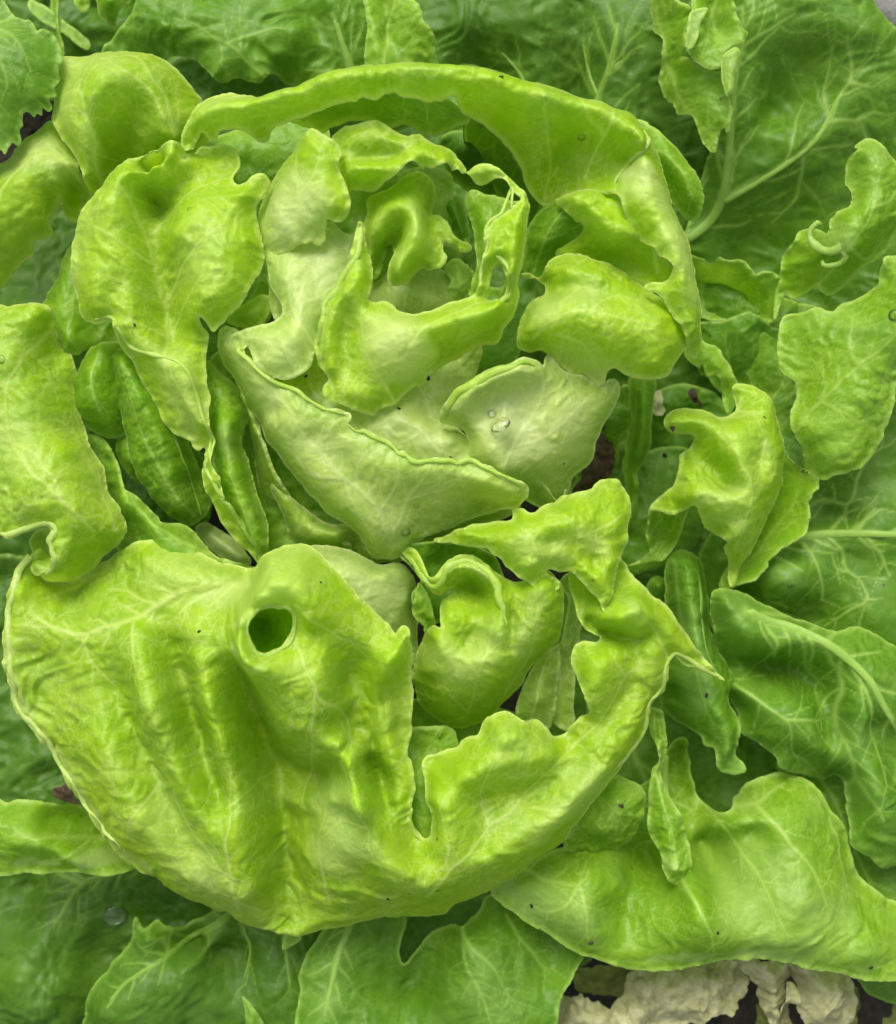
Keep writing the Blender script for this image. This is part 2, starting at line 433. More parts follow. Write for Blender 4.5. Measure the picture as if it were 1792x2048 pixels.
COUNT = [0]
def leaf(name, out, ridges=(), veins=(), holes=(), mat='mid', pale=(), wr=4.0, ws=34.0, quilt=3.0, qs=26.0,
         roll=14.0, ruf=4.0, rl=46.0, jag=1.2, step=3.2, parent=None, br=(70, 120), rib=0.55, tone=0.0, seed=None,
         midrib=False, z=0.0, vcol=.8, net=.16, aniso=None, lam=0.5, paleall=0.0, label=None, rk=None, bead=1.2, smooth=2, mg=1.1):
    if mat in ('green', 'dark'): quilt *= .6; qs *= 1.25; wr *= .8

    COUNT[0] += 1; seed = COUNT[0] * 31 if seed is None else seed
    raw = parse(out, z); raw[:, 3] = np.where(raw[:, 3] < 0, roll, raw[:, 3])
    raw[:, 3] = np.where(raw[:, 3] <= 12, raw[:, 3] * .3, np.where(raw[:, 3] < 16, 8, raw[:, 3]))
    ctl = place(raw)
    bound = spline(ctl, 3.0, True)
    # small teeth and wobble of the margin
    s = np.arange(len(bound)) * 3.0
    t = np.roll(bound, -2, 0)[:, :2] - np.roll(bound, 2, 0)[:, :2]
    t /= np.maximum(np.hypot(t[:, 0], t[:, 1]), 1e-6)[:, None]
    wob = jag * (2.0 * vnoise(s / 26.0, s * 0 + seed, 3) + .7 * vnoise(s / 8.0, s * 0 + seed, 4))
    per = np.minimum(1, np.minimum(s, s[::-1]) / 30.0)
    bound[:, 0] += t[:, 1] * wob * per; bound[:, 1] -= t[:, 0] * wob * per
    polys = [bound]
    hc = []
    for h in holes:
        hp = parse(h, z); hp[:, 3] = 2.0; hp = place(hp)
        hb = spline(hp, 3.0, True); polys.append(hb); hc.append(hb[::6])
    cen = [bound[::10]] + hc
    for r in ridges:
        rp = parse(r, z)
        if rk: rp[:, 2] = rk[0] * ZS + (rp[:, 2] - rk[0] * ZS) * rk[1]
        cen.append(spline(place(rp), 13.0, False))
    C = np.vstack(cen[1:] + cen[:1])
    tps = Tps(C[:, :2], C[:, 2], lam)
    gx = np.arange(bound[:, 0].min() - step, bound[:, 0].max() + 2 * step, step)
    gy = np.arange(bound[:, 1].min() - step, bound[:, 1].max() + 2 * step, step)
    ins = inside(gx, gy, polys)
    cell = ins[:-1, :-1] | ins[1:, :-1] | ins[:-1, 1:] | ins[1:, 1:]
    used = np.zeros(ins.shape, bool)
    used[:-1, :-1] |= cell; used[1:, :-1] |= cell; used[:-1, 1:] |= cell; used[1:, 1:] |= cell
    ids = -np.ones(ins.shape, int); ids[used] = np.arange(used.sum())
    GX, GY = np.meshgrid(gx, gy); X = GX[used]; Y = GY[used]; inn = ins[used]
    cj, ci = np.nonzero(cell)
    F = np.stack([ids[cj, ci], ids[cj, ci + 1], ids[cj + 1, ci + 1], ids[cj + 1, ci]], 1)
    d, bx, by, bn, brl, bi = nearest(X, Y, polys)
    X = np.where(inn, X, bx); Y = np.where(inn, Y, by); d = np.where(inn, d, 0)
    mains = []
    vs = []
    for v in veins:
        w, p = v.split('|'); q = spline(place(parse(p, z)), 14.0, False); mains.append((q, float(w))); vs.append((q, float(w)))
    gd = mat in ('green', 'dark')
    segs = branches(mains, br[0] * (1.1 if gd else 1), br[1] * (1.5 if gd else 1), depth=1 if gd else 2, seed=seed) if mains else None
    # the side veins wander a little with the blade
    wx = X + 5 * vnoise(X / 40, Y / 40, seed + 3); wy = Y + 5 * vnoise(X / 40, Y / 40, seed + 4)
    u, vw, vd = veinfield(wx, wy, segs)
    vein = np.exp(-(u * .9) ** 2)
    Z = tps(X, Y)
    G = np.zeros(ins.shape); Wt = used.astype(float); G[used] = Z
    ker = np.array([1, 4, 6, 4, 1]) / 16.0
    def blur(a):
        for ax in (0, 1):
            pad = [(2, 2) if k == ax else (0, 0) for k in (0, 1)]; q = np.pad(a, pad)
            a = sum(ker[k] * (q[k:k + a.shape[0], :] if ax == 0 else q[:, k:k + a.shape[1]]) for k in range(5))
        return a
    for _ in range(smooth):
        G = blur(G * Wt) / np.maximum(blur(Wt), 1e-6)
    Z = G[used]
    # blistered blade between the veins
    fade = np.clip(d / 14, 0, 1)
    cxn = (X + 12 * vnoise(X / 45, Y / 45, seed + 1)); cyn = (Y + 12 * vnoise(X / 45, Y / 45, seed + 2))
    if aniso:
        a, k = math.radians(aniso[0]), aniso[1]
        ax_ = cxn * math.cos(a) - cyn * math.sin(a); ay_ = cxn * math.sin(a) + cyn * math.cos(a)
        cxn, cyn = ax_ / k, ay_
        nx_, ny_ = ax_ / k, ay_
    else:
        nx_, ny_ = X, Y
    f1, fe, cid = cells(cxn / qs, cyn / qs, seed)
    f1b, feb, cidb = cells(cxn / (qs * .42), cyn / (qs * .42), seed + 9)
    bul = np.clip(fe / .45, 0, 1); bul = bul * bul * (3 - 2 * bul)
    near = 1 - np.exp(-(vd / 16.0) ** 2)
    patch = .35 + .65 * np.clip(.5 + 1.3 * vnoise(X / 120, Y / 120, seed + 6), 0, 1)
    Z = Z + quilt * .75 * patch * (bul - .5) * (.3 + .7 * near) * fade
    bulb = np.clip(feb / .5, 0, 1)
    bulb = bulb * bulb * (3 - 2 * bulb)
    Z = Z + quilt * .16 * patch * bulb * near * fade
    nv = np.exp(-(fe / .10) ** 2) + .5 * np.exp(-(feb / .16) ** 2)
    Z = Z + .9 * nv * patch * fade * near
    # folds and creases
    rn = fbm(nx_ / ws + 1.7 * vnoise(X / 90, Y / 90, seed + 7), ny_ / ws, seed + 8, 2)
    rn = .62 - 1.8 * np.sqrt(rn * rn + .012)
    big = fbm(nx_ / (ws * 2.6), ny_ / (ws * 2.6), seed + 11, 2)
    Z = Z + wr * (rn * 1.3 + big * 3.6) * (.45 + .55 * near)
    # veins stand proud of the blade, in a shallow furrow
    Z = Z + rib * vw * vein - quilt * .5 * np.exp(-(vd / 9.0) ** 2) * fade
    # frilled margin
    arc = bi * 3.0
    fr = vnoise(arc / rl, d / 60 + seed, seed + 12) + .5 * vnoise(arc / (rl * .45), d / 60, seed + 13)
    Z = Z + 1.5 * ruf * fr * np.exp(-d / 26.0) + .6 * ruf * vnoise(arc / 10.0, d / 30, seed + 30) * np.exp(-d / 9.0)
    # the margin rolls under
    rr = np.maximum(brl, .01); q = np.clip(1 - d / rr, 0, 1)
    Z = Z - rr * .9 * (1 - np.sqrt(np.maximum(1 - q * q, 0)))
    Z = Z + np.where(rr < 8, 3.0, 0) * np.exp(-(d / 6.0) ** 2)
    pal = np.full(len(X), paleall)  # pale patches: light leaf bases, and on some leaves painted sky sheen
    for pc in pale:
        P = parse(pc.split('|')[1]); P = place(P); rad, amt = [float(k) for k in pc.split('|')[0].split(',')]
        if len(P) > 1: P = spline(P, rad * .5, False)
        for p in P:
            dd = np.hypot(X - p[0], Y - p[1]) + 10 * vnoise(X / 25, Y / 25, seed + 21)
            pal = np.maximum(pal, amt * np.clip(1.35 - dd / rad, 0, 1) ** .8)
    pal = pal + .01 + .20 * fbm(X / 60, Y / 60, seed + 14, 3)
    netv = np.exp(-(fe / .08) ** 2) * net * 1.5 * patch + np.exp(-(feb / .12) ** 2) * net * .45 * patch
    vatt = np.clip(np.maximum(vein * vcol * np.clip(.45 + vw / 5.0, 0, 1), netv * (1 - .5 * pal)), 0, 1)
    edge = np.exp(-(d / 4.5) ** 2)
    ton = np.clip(.5 + tone + .5 * fbm(X / 150, Y / 150, seed + 15) + .3 * np.exp(-d / 40) , 0, 1)
    if mat == 'pale': pal = pal * (1 - .8 * min(mg, 1) * np.exp(-d / 20.0))
    if mat == 'pale': ton = np.clip(.95 - mg * np.exp(-d / 26.0) + .35 * fbm(X / 60, Y / 60, seed + 15), 0, 1)
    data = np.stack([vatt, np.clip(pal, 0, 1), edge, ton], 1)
    V = np.stack([X, Y, Z], 1)
    # the thickness of the margin
    E = np.vstack([F[:, [0, 1]], F[:, [1, 2]], F[:, [2, 3]], F[:, [3, 0]]])
    key = np.sort(E, 1); key = key[:, 0] * (len(X) + 1) + key[:, 1]
    _, fi, cnt = np.unique(key, return_index=True, return_counts=True)
    BE = E[fi[cnt == 1]]
    bv = np.unique(BE); mp = -np.ones(len(X), int); mp[bv] = np.arange(len(bv))
    nb = len(bv); n0 = len(V)
    prof = [(.75, .1), (1.25, -.7), (1.0, -1.6), (0.1, -2.2), (-1.4, -2.0)]
    for (po, pz) in prof:
        o1 = V[:n0][bv].copy(); o1[:, :2] += bn[bv] * po * bead; o1[:, 2] += pz * bead
        V = np.vstack([V, o1]); data = np.vstack([data, data[:n0][bv]])
    a, b = BE[:, 0], BE[:, 1]
    rings = [np.arange(n0)[bv]] + [n0 + k * nb + np.arange(nb) for k in range(5)]
    Fs = [F]
    for k in range(5):
        Fs.append(np.stack([rings[k][mp[b]], rings[k][mp[a]], rings[k + 1][mp[a]], rings[k + 1][mp[b]]], 1))
    ob = mesh_object(name, V, np.vstack(Fs), mat, parent, data)
    if label: ob['label'] = label
    if midrib:
        for (q, w) in vs[:int(midrib)]:
            q = spline(q[::2], 5.0, False); n = len(q)
            tt = np.gradient(q[:, :2], axis=0); tt /= np.hypot(tt[:, 0], tt[:, 1])[:, None] + 1e-9
            Zf = np.full(ins.shape, -1e6); Zf[used] = V[:n0, 2]
            qi = np.clip(((q[:, 0] - gx[0]) / step + .5).astype(int), 0, len(gx) - 1); qj = np.clip(((q[:, 1] - gy[0]) / step + .5).astype(int), 0, len(gy) - 1)
            zc = Zf[qj, qi]; ok_ = zc > -1e5
            if ok_.sum() < 6: continue
            q = q[ok_]; tt = tt[ok_]; zc = zc[ok_]; n = len(q)
            zc = np.convolve(np.pad(zc, 3, 'edge'), np.ones(7) / 7, 'valid')
            f = np.linspace(0, 1, n); ww = w * (1.15 - .6 * f) * (1 + .05 * vnoise(f * 9, f * 0, seed))
            ww = ww * np.clip(f / .02, .3, 1) * np.clip((1 - f) / .04, .2, 1)
            K = 9; rows = []
            for j in range(K):
                a_ = math.pi * j / (K - 1); c_, s_ = math.cos(a_), math.sin(a_)
                rows.append(np.stack([q[:, 0] + tt[:, 1] * ww * c_ * 1.1, q[:, 1] - tt[:, 0] * ww * c_ * 1.1,
                                      zc + ww * .60 * s_ - 1.5], 1))
            VV = np.stack(rows, 1).reshape(-1, 3)
            ii, jj = np.meshgrid(np.arange(n - 1), np.arange(K - 1), indexing='ij'); ii = ii.ravel(); jj = jj.ravel()
            FF = np.stack([ii * K + jj, ii * K + jj + 1, (ii + 1) * K + jj + 1, (ii + 1) * K + jj], 1)
            dd = np.zeros((len(VV), 4)); dd[:, 0] = min(.95, .98 * vcol) + .1 * vnoise(VV[:, 0] / 9, VV[:, 1] / 30, 2); dd[:, 1] = .2; dd[:, 3] = .6
            mesh_object('midrib', VV, FF, mat, ob, dd)
    return ob

def curl(pts, w, name='curled_margin', mat='bright', parent=None, pale=.35, taper=.5, ends=.06, q=None):
    """a rolled strip of margin: a bent tube that thins at its tip."""
    if q is None: q = spline(place(parse(pts)), 4.0, False)
    n = len(q); K = 10
    t = np.gradient(q[:, :3], axis=0); t /= np.linalg.norm(t, axis=1)[:, None] + 1e-9
    up = np.tile([0, 0, 1.0], (n, 1)); s = np.cross(t, up); s /= np.linalg.norm(s, axis=1)[:, None] + 1e-9; u = np.cross(s, t)
    f = np.linspace(0, 1, n); sd = n * 7
    ww = w * (1 - taper * f) * np.sqrt(np.clip((1 - f) / ends, .02, 1)) * (np.sqrt(np.clip(f / ends, .02, 1)) if taper == 0 else 1) * (1 + .28 * vnoise(f * n * 4 / 22, f * 0, sd))
    c = q[:, :3] + s * (w * .4 * vnoise(f * n * 4 / 30, f * 0, sd + 1))[:, None]
    rows = [c + s * (ww * math.cos(2 * math.pi * k / K))[:, None] + u * (ww * .8 * math.sin(2 * math.pi * k / K))[:, None] for k in range(K)]
    V = np.stack(rows, 1).reshape(-1, 3)
    ii, jj = np.meshgrid(np.arange(n - 1), np.arange(K), indexing='ij'); ii = ii.ravel(); jj = jj.ravel(); j2 = (jj + 1) % K
    F = np.stack([ii * K + jj, (ii + 1) * K + jj, (ii + 1) * K + j2, ii * K + j2], 1)
    d = np.zeros((len(V), 4)); d[:, 0] = .25; d[:, 1] = pale + .2 * vnoise(V[:, 0] / 20, V[:, 1] / 20, 5); d[:, 3] = .7
    return mesh_object(name, V, F, mat, parent, d)
from mathutils.bvhtree import BVHTree
def curl_on(leaf_ob, pts, w, lift=.2, **k):
    """a rolled margin laid along the surface of its own leaf."""
    bpy.context.view_layer.update()
    bv = BVHTree.FromObject(leaf_ob, bpy.context.evaluated_depsgraph_get())
    base = leaf_ob.matrix_world.translation
    a = spline(np.hstack([parse(pts)[:, :2], np.zeros((len(pts.split()), 2))]), 4.0, k.pop('closed', False))
    out = []
    for x, y in a[:, :2]:
        d = Vector((x - CX, CY - y, -HC)).normalized()
        hit = bv.ray_cast(cam.location - base, d)
        if hit[0] is None:
            hit = (bv.find_nearest(Vector(((x - CX) * U, (CY - y) * U, (out[-1][2] if out else 60) * U)) - base)[0],)
        p_ = (hit[0] + base) / U; out.append((p_.x, p_.y, p_.z))
    q = np.array(out); z = q[:, 2]
    z = np.convolve(np.pad(z, 4, 'edge'), np.ones(9) / 9, 'valid'); q[:, 2] = z + w * lift
    q = np.hstack([q, np.zeros((len(q), 1))])
    return curl(None, w, parent=leaf_ob, q=q, **k)

# ------------------------------------------------------------------ the ground
def ground():
    n = 141; g = np.linspace(-1, 1, n); g = np.sign(g) * (np.abs(g) ** 1.6) * 4200
    X, Y = np.meshgrid(g, g); x = X.ravel(); y = Y.ravel()
    Z = -540 + 16 * fbm(x / 90, y / 90, 5, 4) + 22 * fbm(x / 420, y / 420, 6, 2)
    ii, jj = np.meshgrid(np.arange(n - 1), np.arange(n - 1), indexing='ij'); ii = ii.ravel(); jj = jj.ravel()
    F = np.stack([ii * n + jj, ii * n + jj + 1, (ii + 1) * n + jj + 1, (ii + 1) * n + jj], 1)
    o = mesh_object('soil', np.stack([x, y, Z], 1), F, 'soil')
    o['kind'] = 'structure'
ground()

head = thing('lettuce', 'large bright green butterhead lettuce with a pale ruffled heart, filling the middle of the bed', 'lettuce', (0, 0, -540 * U))
P = head

# ================================================================== outer leaves, lowest first
# deep ones that close the gaps
leaf('outer_leaf', '-80,430,-250 60,400 200,440 330,560,-230 400,760 430,960,-220 380,1100 250,1180 60,1180,-260 -80,1120', mat='dark', parent=P, step=6,
     veins=['7|330,900 200,760 90,620 20,500', '5|200,760 60,740 -40,690'], ridges=['330,900,-210 200,760,-200 90,620,-190'], ruf=8, wr=9)
leaf('outer_leaf', '560,190,-230 700,120 900,120,-220 1080,180 1200,330,-230 1240,520 1150,700,-240 900,760 700,600,-240 600,400', mat='green', parent=P, step=6,
     veins=['8|900,600 930,400 960,260 990,150'], ridges=['840,330,-180 960,300,-190 1060,380'], wr=10)
leaf('outer_leaf', '1080,700,-290 1250,640 1400,640,-280 1520,740 1540,900,-280 1480,1060 1400,1180,-260 1260,1200 1150,1080,-290 1060,900', mat='green', parent=P, step=6,
     veins=['7|1150,1000 1280,880 1400,800 1500,760'], wr=9)
leaf('outer_leaf', '1120,1180,-250 1300,1150 1450,1230,-250 1560,1400 1600,1600,-240 1480,1720 1300,1740,-240 1150,1640 1080,1450,-260', mat='green', parent=P, step=6,
     veins=['8|1180,1300 1260,1440 1330,1600 1380,1700'], wr=9)
leaf('outer_leaf', '-80,1140,-240 60,1120 130,1250,-240 180,1440 230,1600,-240 210,1700 40,1700 -80,1640', mat='dark', parent=P, step=6,
     veins=['6|140,1500 60,1400 10,1300'], wr=10, ruf=10)
leaf('outer_leaf', '150,1560,-300 400,1600 700,1700,-300 1000,1700 1180,1760,-300 1200,1900 1000,2000 700,2060,-300 300,2000 180,1800', mat='dark', parent=P, step=6, wr=9,
     veins=['8|700,1700 720,1850 740,2000'])

# top right: two big dark leaves lying open
leaf('outer_leaf', '820,-60,-190 1000,-80 1250,-80,-170 1420,-70 1520,60,-190 1500,300,-225 1440,440,-240 1390,620,-240 1250,560,-200 1150,420,-200 1000,300,-210 880,180,-210',
     mat='dark', parent=P, step=4, wr=7, ws=42, quilt=4, ruf=6,
     veins=['8|1190,250 1205,195 1225,120 1240,80 1262,-20', '4|1225,120 1205,60 1190,-10', '4|1238,85 1262,60 1320,20', '6|1085,180 1080,130 1070,90 1050,50 1010,10',
            '4|1070,60 1030,30 990,20', '5|1205,200 1170,150 1140,110'],
     ridges=['1190,250,-185 1205,195,-178 1225,120,-165 1240,60,-158', '1085,180,-195 1070,90,-182 1040,30,-170', '1140,220,-215 1150,120,-198 1140,40,-190', '1000,120,-200 930,60,-180', '1000,170,-222 960,130,-215', '1300,250,-185 1330,120,-172'],
     br=(60, 110), tone=.05, midrib=4, rk=(-180, 1.4))
leaf('outer_leaf', '1370,640,-230 1350,520,-200 1380,440,-190 1420,300,-150 1440,150,-120 1450,-60,-90 1580,-80,-75 1700,-70,-78 1765,20,-85 1800,60,-90 1870,140,-100 1880,640,-170 1700,720,-210 1500,700,-230',
     mat='green', parent=P, step=3.6, wr=6, ws=46, quilt=4.5, qs=34, ruf=5, midrib=2,
     veins=['9|1385,442 1420,425 1464,393 1483,365 1492,335 1495,280 1498,200 1500,133 1507,55 1503,-20', '7|1490,352 1540,325 1600,292 1644,263 1675,235 1697,200 1715,160 1737,127',
            '4|1508,54 1550,30 1590,7 1610,-10', '5|1700,200 1740,201 1765,201 1800,180', '4|1655,255 1657,310 1645,350 1610,390', '3|1765,201 1785,240 1800,260',
            '4|1737,127 1735,80 1720,40', '3.5|1697,200 1690,130 1700,60', '3|1500,133 1540,150', '4|1737,127 1790,135'],
     ridges=['1397,433,-178 1464,393,-160 1493,335,-140 1497,267,-125 1500,133,-100 1507,50,-85', '1504,343,-140 1644,263,-118 1697,200,-105 1737,127,-95', '1540,230,-152 1600,200,-135', '1560,420,-178 1650,380,-160 1740,330,-150',
             '1560,100,-100 1640,60,-80 1740,60,-70', '1460,520,-215 1520,480,-205', '1600,130,-118 1660,110,-100'],
     br=(58, 105), tone=-.15, rk=(-120, 1.2))
# mid green blade hanging down beside it
leaf('outer_leaf', '1310,-60,-60 1364,-5,-40 1384,18 1380,50,-35 1371,97 1397,127 1425,143,-40 1444,147 1451,172 1464,195 1465,225,-45 1457,262 1445,252,-60 1432,300 1405,275,-80 1385,235 1350,215,-110 1325,160 1325,90,-100 1300,20',
     mat='mid', parent=P, wr=5, jag=2, veins=['4|1330,-30 1350,60 1375,150 1420,240'], ridges=['1345,40,-75 1360,120,-75 1400,200,-58 1430,250,-55'], tone=-.3, ruf=6, br=(36, 50))
leaf('outer_leaf', '1375,100,-35 1380,60 1384,30,-30 1395,-40 1460,-50,-20 1468,0,-15 1477,33 1490,52 1498,60,-18 1490,75 1484,87,-20 1465,95 1454,103 1450,120,-22 1444,133 1420,138 1400,128,-30',
     mat='mid', parent=P, wr=5, jag=1, veins=['3|1440,-30 1425,40 1410,100'], ridges=['1400,20,-20 1400,70,-22 1410,120,-26', '1425,10,-48 1430,70,-52', '1450,20,-22 1465,60,-24'], tone=0, ruf=4, br=(30, 40))
leaf('outer_leaf', '1372,98,-22 1376,60,-12 1382,25 1400,18 1416,15,-10 1410,30 1400,45,-16 1394,75 1385,95', mat='mid', parent=P, wr=2, ruf=2, roll=5, step=2.6, paleall=.55, jag=.6)
leaf('outer_leaf', '1447,112,-8 1458,100 1475,92,-5 1482,100 1476,125 1470,150,-4 1467,180 1458,188 1452,180,-10 1447,150', mat='mid', parent=P, wr=2, ruf=1, roll=16, step=2.6, paleall=.45, jag=.5)

# top centre and top left blades behind the rim
leaf('outer_leaf', '200,110,-110 235,60,-95 262,20,-85 300,-50,-80 500,-70,-90 700,-60,-100 760,-40,-110 760,60 740,190,-130 650,210 600,180,-130 570,165 552,148,-110 545,143,-90 520,165,-88 480,152 450,160,-80 430,155,-72 410,135,-85 385,120,-100 350,112,-110 290,140,-130',
     mat='green', parent=P, wr=7, ws=38, quilt=4, ruf=6, step=3.4, midrib=1,
     veins=['9|704,150 695,110 685,70 672,30 655,-20', '4|690,90 697,40 700,0', '4|560,140 500,110 440,60 380,20 330,0', '3.5|440,60 500,30 560,20', '3|380,20 420,50 432,100'],
     ridges=['704,140,-115 685,70,-98 660,0,-85', '430,150,-70 450,100,-60 500,60,-68', '320,60,-80 380,80,-78', '560,110,-78 600,60,-85', '640,80,-118 620,20,-110'], tone=.1, br=(44, 70))
leaf('outer_leaf', '728,190,-70 730,130,-60 733,60,-50 738,-50,-45 800,-60,-45 820,-5,-48 838,15 846,45,-50 862,60 870,80,-60 872,110 885,150,-90 870,200 800,210', mat='mid', parent=P,
     wr=4.5, ruf=5, jag=1.6, veins=['4|770,180 765,100 780,0 790,-40'], ridges=['755,150,-52 752,50,-38', '790,100,-62 800,20,-52', '770,80,-70 768,10,-60'], tone=.35, br=(32, 46))

# left: pale dome and the folded leaf beneath it
leaf('outer_leaf', '-60,335,10 0,322 40,280,20 100,240,25 118,268,22 140,300 160,335 178,372,10 195,392,0 190,420,-15 168,442,-25 140,440,-28 125,425,-10 118,395,20 108,420,12 98,445,5 95,462 66,482,-5 58,503 30,530,-15 -5,578,-25 -60,650,-35',
     mat='bright', parent=P, wr=4, ws=26, quilt=3.5, veins=['5|170,370 150,335 125,322 110,324 80,338 50,358 20,392 -30,450', '3|80,338 40,330 0,320'],
     ridges=['172,365,28 150,333,50 110,322,60 60,348,58 10,400,50 -40,460,40', '118,385,45 120,365,45', '135,395,-5 160,400,-15 150,370,5', '80,430,30 40,480,18'], pale=['40,.5|30,330 90,320 140,330', '24,.6|60,265'], tone=-.1, roll=22, br=(26, 46))
leaf('outer_leaf', '118,114,30,18 165,108 205,97,25,30 250,96 280,100 320,112,15 350,135 375,160 400,198,0 420,240 400,300,-20 330,340,-30,10 265,365,-40 215,395,-30 183,385,20 170,352,40,8 150,310,45 122,275,45 107,245,40 108,210 110,160,35',
     mat='bright', parent=P, wr=4.5, ws=30, quilt=3.5, veins=['4|205,375 215,330 205,270 185,215 130,215', '4|365,285 350,230 330,190 300,150 260,125', '3|365,285 335,240 310,200 280,180 235,150', '3|205,270 165,240 120,250', '3|365,290 370,240 355,180'],
     ridges=['140,180,75 190,140,95 250,130,95 310,150,75 345,200,50', '135,230,85 180,215,105 235,165,108', '180,250,95 200,300,65 190,350,48', '265,200,70 250,260,30 235,320,-10', '300,230,55 270,300,10', '340,250,60 355,285,45 345,310,10', '305,180,88 330,240,70'],
     pale=['60,.35|150,150 220,140', '50,.3|130,240'], tone=0, br=(30, 52))

# left mid: leaf under the left wing
leaf('outer_leaf', '85,612,-60 108,565,-50 138,497,-55 175,470,-60 230,520,-60 260,700,-60 200,720,-70 170,700,-40 150,710,-35 132,705,-38 118,680,-30 100,650,-40', mat='mid', parent=P, ruf=4,
     veins=['3|170,500 140,580 130,660 150,700'], ridges=['140,520,-40 125,600,-28 140,680,-18', '170,560,-38 175,660,-40'], tone=.3, br=(26, 36))
# lump and rolls between wing and left leaf
leaf('outer_leaf', '185,690,-40,16 150,748,-30 140,785 145,830,-32 175,855,-40 213,874 247,870,-50 290,840,-60 300,740,-60 260,690,-50', mat='mid', parent=P, roll=24, wr=3, ws=20,
     ridges=['175,740,15 180,800,15 215,845,-8', '215,740,0 225,800,-5', '200,700,5 160,790,0'], tone=.1, veins=['3|200,700 190,760 200,830'], br=(22, 34))
leaf('outer_leaf', '232,885,-60 250,865 290,870,-70 300,930,-80 280,965,-80 252,945,-70 234,915', mat='mid', parent=P, roll=14, ridges=['250,890,-45 265,920,-45'], wr=3, ruf=2)
leaf('outer_leaf', '225,700,-10,20 228,760,-5 238,820 250,880,-10 268,940 300,990,-30 335,1030,-40 367,1049,-50 395,1046,-55 412,1022,-55 420,980,-60 395,930,-40 375,880 350,820,-20 320,780 290,730 262,700',
     mat='mid', parent=P, roll=30, wr=4, ws=16, quilt=4, qs=18, aniso=(62, .6), ridges=['245,715,45 270,790,55 300,860,45 335,940,25 370,1010,-5', '262,740,52 300,830,52 345,930,28', '385,960,-40 405,1000,-55'],
     veins=['3|375,1030 330,940 290,850 255,740'], tone=.15, br=(20, 36))
ROLL = [o for o in col.objects if o.parent is head][-1]
curl_on(ROLL, '268,712 300,772 330,830 358,900 385,970 402,1030', 3.5, taper=0, pale=.15, mat='mid')
leaf('outer_leaf', '350,895,-90 380,880 410,930,-80 425,985,-90 410,1030,-100 380,1000,-100', mat='green', parent=P, roll=10, ridges=['385,910,-70 400,970,-72'], wr=3, ruf=2)
leaf('outer_leaf', '175,870,-60 215,890,-45 238,950,-30 246,972,-18 280,1000,-15 322,1040,-20 375,1055,-25 398,1078 440,1112,-30 495,1133,-35 530,1145,-45 520,1220,-60 250,1220,-60 240,1120,-70 215,1010,-80 180,940',
     mat='mid', parent=P, wr=5, ws=22, ridges=['246,985,5 290,1025,10 340,1065,8 400,1095,5 470,1128,-5', '225,960,-50 240,1050,-60 260,1100,-50', '270,1040,-20 300,1090,-10'],
     veins=['3|480,1128 400,1098 340,1070 290,1030 250,985'], tone=.1, br=(24, 50), ruf=3)
leaf('outer_leaf', '392,1055,-110 412,1045 440,1060,-105 475,1085,-100 500,1115,-95 498,1132 470,1130,-100 440,1112 410,1085', mat='pale', parent=P, roll=10, wr=2, ruf=1, ridges=['420,1065,-92 460,1095,-84 485,1118,-82'], paleall=.9, quilt=1.5, net=.1, step=2.6)

# left: broad leaf with the curled bottom margin
leaf('outer_leaf', '-70,612,10 0,608,15 15,612 60,607,15 92,613 107,635,5 106,655,-20 122,690,-45 142,712,-30 147,760,-25 150,810,-15 163,850,-20 182,895,-10 200,930 215,985,-5 240,1025 251,1058,0 243,1082,-15 212,1105,-20 182,1140,-22 150,1162,-18 118,1166,-10 90,1158,5,6 82,1148,15,5 92,1146,28 101,1136,34 106,1115,38 101,1092,40 97,1080,40 108,1058,36 98,1053,36,6 50,1065,38 16,1076,36 0,1070,32 -70,1060,30',
     mat='bright', parent=P, wr=5, ws=30, quilt=4, step=3.2,
     veins=['4|200,1060 150,1000 100,950 40,880 -20,830', '3.5|150,1000 140,960 80,900 20,880', '3|240,1060 200,960 170,900 120,840', '3|100,660 60,720 30,800 40,880'],
     ridges=['25,650,40 30,720,45 25,800,50 20,900,62', '70,640,28 90,700,-8 100,770,5', '60,790,45 110,830,25', '60,900,72 110,960,75 160,1010,62 195,1050,40', '20,980,66 60,1010,66 110,1030,60', '130,900,50 170,950,32', '125,1070,52 130,1110,45 118,1145,28', '160,1090,30 215,1060,24'],
     pale=['55,.25|10,880 60,920', '10,.4|100,1060 104,1100 98,1140'], tone=.0, roll=16, br=(30, 62))
LL = [o for o in col.objects if o.parent is head][-1]
curl_on(LL, '2,1064 18,1070 50,1060 98,1047 112,1060 100,1080 104,1100 110,1116 104,1136 92,1148', 6, taper=0, pale=.55)
# the under face of that curl
leaf('outer_leaf', '60,1080,-25 75,1062 105,1058,-5 112,1090 106,1135,0 88,1150 70,1148,-12 62,1125,-14 66,1110', mat='bright', parent=P, roll=6, ridges=['85,1075,-35 92,1110,-25', '70,1130,5 88,1138,8'], wr=2, ruf=1, paleall=.2, step=2.6)

